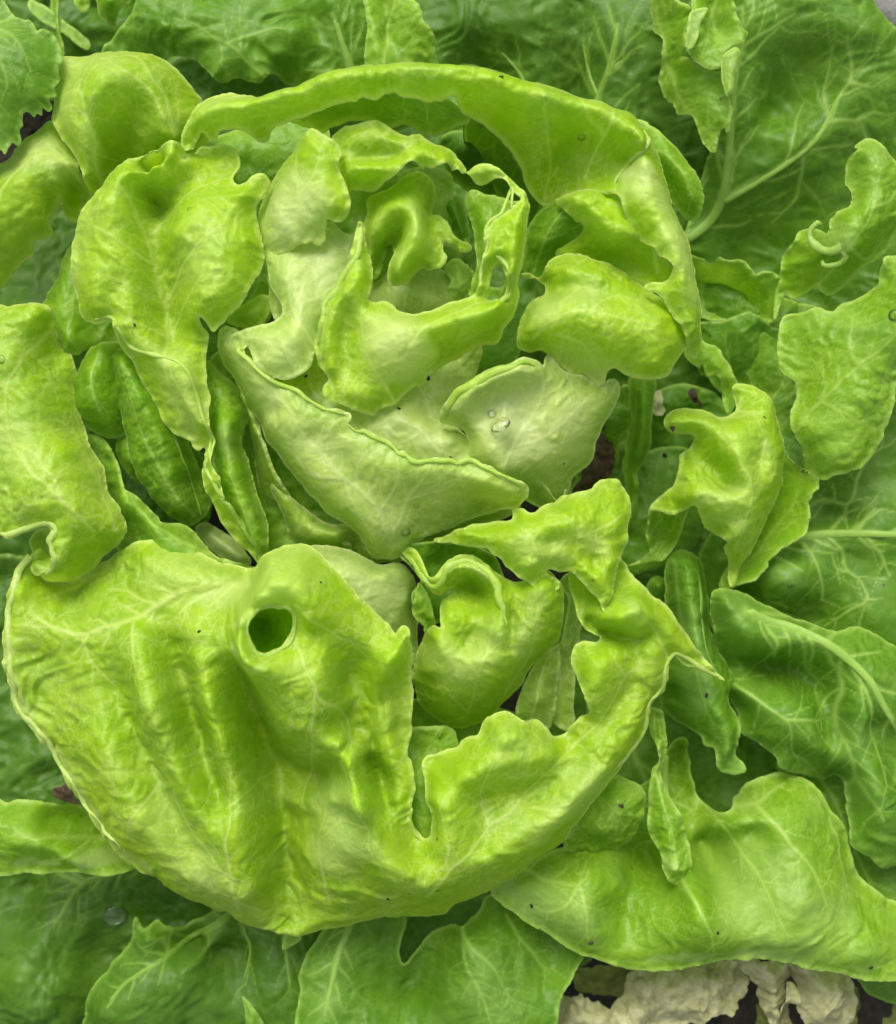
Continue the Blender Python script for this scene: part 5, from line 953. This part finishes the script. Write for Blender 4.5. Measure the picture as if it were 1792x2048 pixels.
# frilled leaf draped over the top of the small heart
leaf('heart_leaf', '1110,1005,40,10 1125,990,50 1160,985,55 1180,980,50 1200,962,40 1235,960,30 1252,985,25 1258,1010,40,14 1257,1040,50 1252,1075,58 1246,1105,62 1235,1130,62 1226,1160,62 1220,1195,62 1214,1228,60,5 1204,1215,66 1190,1192,70 1172,1175,72 1158,1160,74 1145,1148,74 1131,1140,74 1115,1139,76 1104,1137,80 1092,1142,84 1098,1150,84 1110,1158,80 1118,1170,72 1110,1180,76 1092,1185,80 1075,1180,84 1060,1168,84 1047,1158,82 1030,1146,80 1014,1136,78 1000,1120,76 985,1108,74,6 972,1096,70 955,1094,60 935,1090,50 910,1086,40 885,1084,30 870,1080,24 885,1074,32 910,1064,42 935,1056,52 955,1048,58 985,1046,62,8 1012,1040,66 1024,1035,70 1028,1020,76 1040,1018,78 1056,1028,80 1068,1026,80 1080,1014,78 1100,1008,70',
     mat='bright', parent=P, wr=5.5, ws=22, quilt=4.5, qs=20, step=2.7, jag=1.5,
     ridges=['930,1072,72 980,1068,92 1020,1060,112 1060,1058,125 1110,1050,130 1160,1050,120 1200,1070,95', '1010,1100,110 1060,1110,122 1110,1110,118', '1130,1125,100 1160,1110,98 1190,1130,78', '1195,1010,85 1225,1005,75 1236,1050,88', '1060,1140,112 1040,1120,112', '1170,1140,98 1195,1165,96 1208,1200,82', '1090,1030,112 1140,1020,108', '1225,1090,88 1215,1140,92 1214,1180,84', '1100,1085,108 1120,1082,112'],
     veins=['2.5|1230,1030 1180,1060 1120,1080 1060,1090 1000,1080', '2|1120,1080 1090,1110 1060,1150', '2|1150,1070 1120,1030 1080,1030', '2|1180,1060 1190,1110 1200,1170', '2|1060,1090 1040,1060'],
     pale=['34,.35|1040,1085 1100,1110', '26,.35|1150,1060 1180,1090'], tone=.4, br=(20, 32), roll=9, ruf=5)

# pale crumpled base, right of the hole
leaf('heart_leaf', '560,1100,-10 620,1092,0,18 665,1094,5 700,1100,5 730,1115,0 760,1128,-5 790,1125,-10 808,1132,-15 822,1150,-20 832,1180,-30 832,1230,-40 835,1290,-50 845,1340,-60 820,1380,-40 760,1340,20 680,1280,60 600,1200,60', mat='pale', parent=P, wr=5, ws=26, quilt=3.5, paleall=.6, tone=-.1, step=2.8,
     ridges=['640,1120,60 700,1130,58 750,1150,45', '690,1180,75 740,1180,62 768,1150,40', '760,1200,50 800,1210,25', '720,1230,62 790,1240,22', '800,1160,15 815,1200,5'], veins=['2.5|820,1280 780,1220 720,1190 660,1160', '2|780,1220 800,1180', '2|720,1190 740,1150 700,1125'], br=(24, 34), roll=16)

# the great lower leaf
leaf('outer_leaf', '60,1108,0,16 78,1098,5 92,1130,0 82,1150,-30 120,1168,-40 180,1142,-45 232,1108,-40 250,1098,-20,8 275,1086,-8 300,1080,-5 340,1088,0 380,1100,2 410,1112,5 440,1124,8 480,1132,12 512,1136,20 520,1122,60,14 535,1106,80 555,1096,85 580,1092,85 610,1092,80 640,1110,85 670,1140,95 700,1175,98 740,1215,90 775,1250,78 792,1270,72,7 800,1258,76 808,1252,78 817,1256,74 820,1280,66 824,1310,60 822,1350,52 824,1380,50 824,1420,48 823,1450,46 818,1490,44 814,1510,46 822,1525,50 828,1550,52 830,1575,50 824,1600,44 820,1625,40 826,1650,38 838,1668,36 850,1676,34 860,1670,36 864,1650,40 862,1620,44 856,1600,46 853,1580,46 851,1556,42 846,1534,40 851,1517,40 870,1510,42 892,1500,42 914,1495,46 924,1482,48 940,1472,50 956,1468,52 965,1446,54 985,1431,54 1010,1424,52 1032,1430,50 1050,1440,42 1074,1441,38 1090,1455,30 1104,1470,20 1130,1467,15 1145,1452,25 1157,1436,32 1178,1428,40 1168,1400,42 1158,1370,44 1148,1340,46 1144,1310,50 1150,1290,50 1168,1282,52 1190,1284,55 1205,1278,52 1178,1262,44 1160,1240,42 1150,1210,38 1140,1170,20 1150,1120,10 1190,1095,8 1230,1100,8 1250,1130,14,9 1262,1150,22 1280,1170,22 1300,1188,22 1325,1206,22 1345,1230,20 1362,1255,16 1378,1275,14 1392,1298,10 1412,1325,4 1432,1345,-2 1448,1360,-6 1430,1356,-4 1410,1345,4 1392,1334,10 1375,1330,14 1358,1318,18 1345,1306,20 1338,1312,22,7 1337,1335,22 1336,1360,20 1327,1383,18 1312,1395,16 1302,1410,14,10 1298,1435,10 1290,1468,4 1278,1490,0 1261,1508,-5 1245,1532,-10 1228,1551,-14 1205,1580,-18 1177,1607,-24 1160,1635,-28 1145,1657,-32 1132,1678,-36 1115,1697,-40,26 1090,1715,-42 1064,1729 1040,1748,-44 1014,1763 984,1780,-46 955,1795 930,1806,-48 905,1815 885,1830,-48 860,1835 830,1837,-50 795,1836 764,1836,-50 730,1845 697,1856 655,1862,-50 625,1867 600,1874 560,1868,-48 530,1862 500,1855,-46 465,1840 430,1826,-44 385,1806,-40 355,1788 330,1771,-38 310,1755 290,1746,-36,12 265,1728 245,1711,-34 222,1688 205,1665,-32 185,1638 165,1610,-30 148,1588 130,1560,-28 115,1530 100,1500,-24 82,1475 60,1450,-20 42,1435 30,1420,-18 22,1405 20,1370,-14 12,1335 9,1300,-8 8,1260 12,1230,-4 15,1205 18,1180,-2 30,1150 45,1125,0',
     holes=['505,1235,162,5 515,1224,164 528,1217,164 545,1214,164 558,1217,162 572,1216,160 584,1225,154 588,1240,150 584,1262,144 575,1278,142 564,1293,142 548,1300,146 530,1307,152 517,1303,155 506,1288,160 498,1272,164 497,1253,164'],
     mat='bright', parent=P, wr=6, ws=44, quilt=4.5, qs=36, step=3.0, ruf=4, rk=(45, 1.45), smooth=2,
     ridges=[ # left surface with the midrib
             '505,1162,38 440,1175,52 380,1190,58 320,1215,55 260,1240,48 190,1262,38 120,1260,30 75,1235,22', '300,1120,45 380,1140,52 460,1150,45', '200,1180,12 260,1150,15', '120,1200,0 150,1230,15', '40,1180,26 26,1250,22 30,1330,18 45,1400,14',
             '60,1300,16 90,1400,14 150,1520,16 210,1630,18', '150,1290,30 180,1360,40 220,1470,50 270,1590,54 320,1690,50 370,1760,36', '215,1310,40 250,1400,32 290,1500,32 335,1600,36 390,1710,38',
             '262,1240,62 285,1290,76 318,1380,82 350,1480,72 385,1590,66 430,1690,62 485,1800,48', '312,1262,56 345,1340,42 375,1430,34 405,1520,34 440,1600,40', '372,1255,74 396,1320,86 425,1400,88 455,1480,80 476,1560,64 496,1660,56 515,1780,38',
             '475,1330,56 490,1400,20 512,1460,-2 535,1520,-14 552,1590,-16 562,1660,-14 566,1750,-18 576,1840,-34', '560,1500,0 600,1530,-2 640,1550,4', '585,1600,8 620,1640,14', '600,1700,14 620,1780,0',
             # the tall roll with the hole
             '512,1145,45 490,1190,85 475,1250,118 470,1300,112 478,1320,90', '540,1120,112 528,1165,140 515,1200,150', '600,1130,125 600,1180,150 622,1240,140', '478,1240,140 476,1285,146 500,1330,152 540,1332,146', '530,1380,105 545,1440,80 565,1480,44', '590,1340,132 618,1400,124 630,1450,108 640,1510,76', '640,1270,112 652,1340,122 660,1420,108', '560,1400,118 590,1450,104 615,1500,72', '690,1430,52 700,1480,58', '700,1260,100 740,1310,80 740,1380,62', '680,1300,86 690,1370,62', '720,1430,52 740,1500,46',
             '812,1265,92 790,1310,106 765,1350,92 752,1400,62', '806,1330,58 800,1400,48 795,1460,40', '780,1420,62 776,1500,62 790,1570,52',
             '655,1472,88 680,1480,98 700,1510,104 715,1570,104 742,1612,96 762,1690,90 800,1735,84 846,1775,74', '675,1520,62 690,1560,72', '660,1600,66 700,1640,74 690,1700,66', '640,1660,44 660,1730,40 720,1740,48', '730,1520,44 748,1580,48 775,1620,48', '790,1600,58 800,1660,52 830,1710,52', '690,1790,22 760,1800,20 820,1795,22',
             # bottom rim and right wing
             '830,1765,70 900,1745,70 970,1715,68 1040,1680,66 1100,1640,64 1160,1590,60 1210,1545,56 1255,1490,55 1285,1420,52', '870,1600,78 880,1660,70 860,1710,62', '920,1560,82 980,1520,90 1040,1490,85 1100,1510,62', '960,1640,52 970,1700,58', '1060,1600,42 1120,1560,42 1160,1540,48', '1000,1470,92 1040,1460,82', '960,1600,48 1000,1570,60', '1190,1480,48 1230,1420,45 1270,1360,48', '1210,1330,78 1240,1370,60', '1180,1320,75 1170,1400,62 1200,1440,52', '1290,1300,50 1310,1350,48', '1240,1240,88 1290,1230,70 1280,1270,62', '1200,1120,10 1220,1165,22 1240,1195,55 1266,1220,84 1310,1240,62', '1172,1150,20 1172,1200,36 1195,1248,60', '1175,1225,30 1195,1262,24 1240,1280,30 1290,1270,38', '1340,1260,45 1380,1300,32', '1230,1290,55 1280,1310,42', '900,1790,35 1000,1745,32 1090,1690,28', '1150,1480,30'],
     veins=['8|508,1165 460,1170 430,1168 380,1182 330,1205 280,1230 230,1250 170,1265 120,1258 80,1235', '3.5|460,1170 400,1200 370,1240', '3.5|330,1205 270,1185 220,1180', '3.5|280,1230 290,1290 310,1350', '3|170,1265 200,1320 240,1370',
            '3.5|600,1200 625,1290 650,1360 640,1460 620,1540 600,1620', '3|650,1360 700,1420 720,1500', '3|620,1200 700,1260 760,1290', '3|690,1500 715,1560 740,1620 760,1690 830,1765', '3|740,1620 690,1620 660,1660', '3|850,1780 900,1720 980,1640 1060,1560 1140,1490', '2.5|980,1640 960,1560 1000,1480', '2.5|900,1720 890,1640 880,1560', '2.5|1060,1600 1130,1600 1200,1540',
            '3.5|480,1830 470,1760 430,1690 390,1640 360,1580', '3|480,1740 400,1700 330,1680', '3.5|520,1830 480,1790 470,1700 475,1600 480,1520', '2.5|1140,1490 1200,1420 1240,1350 1290,1310', '2.5|1240,1350 1210,1290', '3|330,1560 270,1640 300,1700', '3|470,1600 520,1560', '3|660,1800 640,1700 660,1600', '2.5|555,1160 570,1120', '2.5|1330,1320 1290,1240 1240,1210'],
     pale=['34,.5|500,1165 440,1172', '60,.35|600,1130 560,1180', '50,.25|330,1150 420,1140', '60,.25|390,1700 450,1780 340,1640', '45,.35|670,1580 700,1660 660,1700', '34,.3|1180,1560 1080,1640', '9,.5|495,1240 540,1212 590,1230 580,1280 530,1315 495,1280', '12,.45|12,1240 20,1370 60,1450 150,1590 240,1705 290,1745', '20,.3|1260,1215', '40,.2|1010,1460'], tone=.15, br=(38, 62), roll=12, lam=.3,  # the broad pale plates are sky sheen painted into the colour
     label='huge crumpled lower leaf with a round hole torn through its fold')
GREAT = [o for o in col.objects if o.parent is head][-1]
curl_on(GREAT, '505,1230 528,1212 558,1212 588,1222 592,1245 580,1285 560,1300 530,1312 510,1304 498,1280 492,1253', 3.5, taper=0, pale=.35, closed=True)
curl_on(GREAT, '62,1112 42,1138 30,1170 22,1210 18,1260 18,1310 26,1360 34,1408 64,1446 95,1480 125,1532 160,1590 205,1652 250,1704', 8, taper=.5, pale=.75)
curl_on(GREAT, '852,1668 838,1660 828,1640 830,1600', 4, taper=0, pale=.3)
curl_on(GREAT, '1440,1356 1400,1334 1350,1306 1333,1325 1326,1375 1298,1404 1286,1466 1258,1502 1222,1548', 5, taper=0, pale=.4)
leaf('outer_leaf', '470,1190,60 520,1180,100 600,1190,110 620,1250,110 605,1325,105 540,1345,95 475,1325,80', mat='mid', parent=P, wr=3, tone=.0, ridges=['520,1240,-10 530,1255,0', '575,1240,85 565,1290,80 530,1305,70', '545,1265,25'], step=3.0)
# ================================================================== neighbour at the top left
nb = thing('lettuce', 'darker green jagged-edged lettuce poking in at the top left corner', 'lettuce', ((-160 - CX) * U, (CY + 60) * U, -540 * U))
leaf('outer_leaf', '-90,-60,40 5,-20,60 8,8,60 22,28,62 45,38,62 58,42 66,52,62 73,66,62,4 84,60,64 96,60 108,72,64 116,88 120,98,62 118,112,60 122,122 116,140,60 117,160 108,178,60 110,192 100,200,58 104,215 97,224,56 88,218 85,232,56 75,228 70,235 60,224,58 50,226,60 46,240,60 48,252 38,262,60 40,280,58 35,290 26,284,58 20,300,56 14,312 5,300,58 -10,310 -90,340,50',
     mat='green', parent=nb, wr=4, ws=30, quilt=3, jag=1.2, veins=['5|-60,90 -20,95 15,85 40,72 60,60', '4|-60,90 -10,100 25,130 45,180 55,215', '4|-40,110 0,160 20,220 25,280', '3|15,85 55,105 80,140 95,180', '3|-10,100 40,110'],
     ridges=['-40,100,90 20,90,90 70,80,75', '10,130,92 50,170,84 80,200,72', '-20,200,88 20,260,72', '60,120,85'], tone=.25, pale=['50,.2|0,110'], br=(28, 46), roll=6, ruf=5)
leaf('outer_leaf', '-40,-60,-240 180,-80 420,-60,-230 430,160 300,220,-250 100,200 -40,140', mat='dark', parent=nb, wr=12, tone=.1, step=6)
leaf('outer_leaf', '152,-20,-150,10 178,-20 178,10,-150 170,24 160,20 153,8', mat='mid', parent=nb, wr=1, ridges=['165,0,-140'], step=3, roll=12)
leaf('outer_leaf', '188,-40,-120,14 262,-50 255,0,-120 235,30 222,50,-125 208,40 195,15', mat='mid', parent=nb, wr=3, ridges=['222,0,-85'], step=3.2, roll=18, pale=['18,.6|222,20'], tone=.2)
for a in ('100,-30,-170,6 112,-30 116,40,-175 124,110,-190 112,110 104,40', '60,0,-190,8 140,50,-180 180,85,-185 176,98 130,70 60,20'):
    leaf('outer_leaf', a, mat='mid', parent=nb, wr=1, step=4, tone=-.4, br=(0, 0))

# ================================================================== withered leaves, stems and specks on the ground
def withered(label, out, rid, mat='straw', veins=(), group=None, **k):
    t = thing('withered_leaf', label, 'withered leaf', (0, 0, 0), group)
    pts = place(parse(out)); t.location = (pts[:, 0].mean() * U, pts[:, 1].mean() * U, pts[:, 2].min() * U)
    leaf('blade', out, ridges=rid, veins=veins, mat=mat, parent=t, wr=k.get('wr', 11), ws=k.get('ws', 34), ruf=k.get('ruf', 9), quilt=5, qs=30, jag=4, step=2.8, roll=1, br=(24, 40), smooth=0, bead=.6)
withered('crumpled grey-beige withered leaf at the bottom, left of the others', '1108,2110,-210 1115,2020 1130,1985,-200 1160,1975 1180,1990,-195 1200,2010 1240,1990,-190 1270,1940,-180 1300,1930 1400,1930,-180 1400,1980 1330,2010,-200 1300,2060 1280,2110',
         ['1150,2000,-175 1180,2050,-165', '1230,2020,-160 1260,2080,-165', '1300,1960,-150 1330,1990,-168', '1200,2060,-200'], veins=['3|1250,2100 1260,2020 1300,1950'])
withered('wide crumpled beige withered leaf with a torn lower edge, middle of the bottom right', '1255,1960,-170 1290,1930 1390,1925,-160 1480,1930 1490,1970,-165 1480,2010 1460,2028,-170 1420,2032 1380,2050,-180 1330,2060 1290,2040 1262,2000',
         ['1300,1965,-140 1350,1990,-132 1420,1990,-135', '1340,1950,-145 1400,1960,-132', '1320,2030,-160', '1450,1980,-145'], veins=['3|1350,1940 1345,2000 1320,2050', '2.5|1350,1980 1420,2020'])
withered('pale withered strip hanging beside a black gap below the shiny leaf', '1478,1915,-150 1520,1910 1570,1915,-145 1575,1960 1570,2000,-150 1556,2040 1550,2050,-155 1530,2010 1512,1975 1492,1945', ['1530,1930,-125 1545,1980,-125 1552,2020,-140'], veins=['2.5|1540,1920 1550,1980 1553,2040'])
withered('broad beige withered leaf right of the pale strip', '1565,1915,-145 1640,1910 1690,1930,-150 1715,1990,-160 1705,2040 1660,2070,-160 1620,2060 1590,2020,-155 1600,1975 1580,1950', ['1610,1940,-120 1650,1980,-122 1660,2030,-135', '1690,1980,-138'], veins=['2.5|1620,1920 1650,1990 1670,2060'])
withered('narrow pale withered stalk standing at the bottom between two leaves', '1575,1965,-125,8 1590,1970 1592,2030,-125 1590,2110 1550,2110 1560,2040,-125 1565,2000', ['1576,1990,-195 1572,2060,-192'], wr=3)
withered('olive brown wilted leaf at the bottom beside the pale stalk', '1515,2010,-210 1530,1985 1550,2030,-210 1545,2110 1520,2110', ['1533,2040,-195'], mat='olive', wr=4)
withered('olive green wilted leaf at the right of the beige leaves', '1660,1950,-200 1700,1960 1720,2000,-205 1712,2060 1680,2110 1640,2110,-210', ['1690,2010,-180'], mat='olive', wr=5)
withered('yellowish wilted stalk in the bottom right corner', '1735,2110,-190,8 1760,2060 1775,2020,-180 1800,1960 1830,1960 1820,2040,-190 1780,2110', ['1780,2040,-160 1790,2000,-160'], mat='olive', wr=3)
withered('olive wilted leaf under the left end of the shiny leaf', '1150,1940,-230 1200,1925 1290,1930,-230 1280,1990 1220,2000 1160,1985', ['1220,1950,-210'], mat='olive', wr=5)
withered('small rotten brown leaf in the dark gap left of the twisted leaf', '1180,880,-165 1200,870 1230,885,-160 1232,930 1210,960,-160 1180,985,-165 1150,985 1165,940', ['1200,910,-150 1190,950,-150'], mat='brown', wr=6, ruf=6)
withered('reddish brown rotten scrap on the dark leaf right of the heart', '1375,785,-182 1388,778 1395,795,-178 1405,812 1398,820 1385,812,-180 1378,800', ['1388,795,-172'], mat='brown', wr=3, ruf=2, roll=3)
withered('beige dead scrap beside the upright blade in the gap', '1308,790,-170 1322,780 1330,800,-165 1335,822 1315,830,-168', ['1320,805,-158'], mat='straw', wr=3, ruf=2, roll=3)
withered('small brown rotten tip under the edge of the great lower leaf', '105,1582,-70 118,1572 132,1560,-64 150,1592,-60 158,1606 135,1602,-65 112,1594', ['125,1582,-56'], mat='brown', wr=2, ruf=2, roll=4)

def blob(name, label, cat, x, y, z, rx, ry, rz, mat, group, rot=0.0, seed=0):
    n, m = 14, 9; V = []; R = random.Random(seed)
    for i in range(m):
        th = math.pi * (i + .5) / m
        for j in range(n):
            ph = 2 * math.pi * j / n
            k = 1 + .12 * math.sin(3 * ph + seed) * (1 if mat != 'water' else .3)
            a, b = rx * k * math.sin(th) * math.cos(ph), ry * k * math.sin(th) * math.sin(ph)
            V.append((a * math.cos(rot) - b * math.sin(rot), a * math.sin(rot) + b * math.cos(rot), rz * math.cos(th)))
    F = [(i * n + j, i * n + (j + 1) % n, (i + 1) * n + (j + 1) % n, (i + 1) * n + j) for i in range(m - 1) for j in range(n)]
    c = len(V); V += [(0, 0, rz), (0, 0, -rz)]
    me = bpy.data.meshes.new(name)
    F = [tuple(reversed(f)) for f in F] + [(c, j, (j + 1) % n) for j in range(n)] + [(c + 1, (m - 1) * n + (j + 1) % n, (m - 1) * n + j) for j in range(n)]
    me.from_pydata([(v[0] * U, v[1] * U, v[2] * U) for v in V], [], F); me.update()
    for p in me.polygons: p.use_smooth = True
    me.materials.append(M[mat]); o = bpy.data.objects.new(name, me); col.objects.link(o)
    w = place(np.array([[x, y, z, 0]], float))[0]
    o.location = (w[0] * U, w[1] * U, w[2] * U); o['label'] = label; o['category'] = cat; o['group'] = group
    return o

from mathutils.bvhtree import BVHTree
bpy.context.view_layer.update()
_dg = bpy.context.evaluated_depsgraph_get()
def surface_z(x, y):
    """height of the topmost surface seen at a picture point, by a ray from the camera."""
    d = Vector(((x - CX), (CY - y), -HC)).normalized()
    ok, loc, nrm, *_ = sc.ray_cast(_dg, cam.location, d)
    return (loc.z / U if ok else -400), (nrm if ok else Vector((0, 0, 1)))
drops = [(378, 418, 5, 'small bright water drop on the left wing leaf'), (1163, 275, 7, 'long water drop on the smooth inside of the arching rim'),
         (985, 828, 9, 'round water drop on the pale right cup'), (1000, 850, 16, 'largest water drop, an oval one on the pale right cup'), (812, 1065, 9, 'water drop at the foot of the pale front cup'), (833, 1012, 5, 'tiny water drop above the foot of the pale front cup'),
         (1083, 712, 10, 'wet glint of water under the bright right lobe'), (1368, 0, 0, ''), (1289, 891, 5, 'bead of water on the upright blade in the gap'), (1432, 285, 5, 'little water drop on the dark leaf below the hanging blade'),
         (1580, 1170, 5, 'bead of water on the wet leaf at the far right'), (1786, 630, 10, 'white glinting drop at the right margin'), (880, 1472, 5, 'water bead in the dark hollow of the small heart'), (230, 1832, 0, ''),
         (400, 1060, 5, 'water bead at the upper end of the wet pale rib'), (500, 1128, 4, 'water bead at the lower end of the wet pale rib'), (444, 1066, 4, 'water bead half way along the wet pale rib'), (1263, 1737, 4, 'tiny water drop on the shiny lower right leaf'), (2, 718, 8, 'water drop at the left margin of the broad left leaf')]
for i, (x, y, r, lab) in enumerate(drops):
    if r <= 0: continue
    z, nr = surface_z(x, y)
    o = blob('water_drop', lab, 'water drop', x, y, z + r * .12, r, r * (1.3 if r in (7, 16) else 1.05), r * .5, 'water', 'water drops', rot=.4 * i, seed=i)
    o.rotation_euler = nr.to_track_quat('Z', 'Y').to_euler()
z, nr = surface_z(230, 1832)
o = blob('water_drop', 'big flat water drop with a bright crescent on the bottom left leaf', 'water drop', 230, 1832, z + 1, 24, 26, 4, 'water', 'water drops', seed=3)
o.rotation_euler = nr.to_track_quat('Z', 'Y').to_euler()
specks = [(1002, 154, 5, 'brown speck on top of the arching rim'), (857, 757, 5, 'black grain at the torn edge of the ring leaf'), (798, 817, 4, 'grain of dirt on the pale sheet below the ring leaf'), (612, 752, 4, 'black grain under the pale blister'),
          (1063, 1812, 5, 'upper dark grain on the pale left end of the shiny leaf'), (1182, 1886, 6, 'lower dark grain near the left end of the shiny leaf'), (1413, 1391, 5, 'dark grain on the bluish rolled leaf'), (1243, 1612, 6, 'orange brown spot on the folded triangle leaf'),
          (60, 262, 8, 'brown bruise on the folded leaf under the jagged one'), (269, 650, 4, 'dark fleck at the bottom of the left wing'), (641, 1165, 3, 'black grain on the pale base by the hole'), (1345, 855, 8, 'brown tip of the twisted right leaf'), (1420, 910, 0, ''), (1207, 855, 7, 'black crumb in the gap beside the right cup'), (1330, 911, 7, 'dark crumb on the deep leaf in the gap'),
          (398, 1263, 4, 'dark fleck below the midrib of the great lower leaf'), (776, 1798, 4, 'tiny brown fleck low on the great leaf'), (1742, 1935, 5, 'dark fleck on the shiny leaf near the bottom right'), (1436, 1866, 4, 'dark fleck in the middle of the shiny leaf')]
for i, (x, y, r, lab) in enumerate(specks):
    if r <= 0: continue
    z, nr = surface_z(x, y)
    blob('dirt_speck', lab, 'speck', x, y, z + r * .3, r, r * .62, r * .5, 'brown' if r in (6, 8) else 'speck', 'specks of dirt', rot=i * 1.3, seed=i)
sz = -300
blob('pebble', 'grey pebble just inside the top right corner', 'pebble', 1792, 20, -330, 60, 70, 40, 'stone', 'pebbles', seed=5)
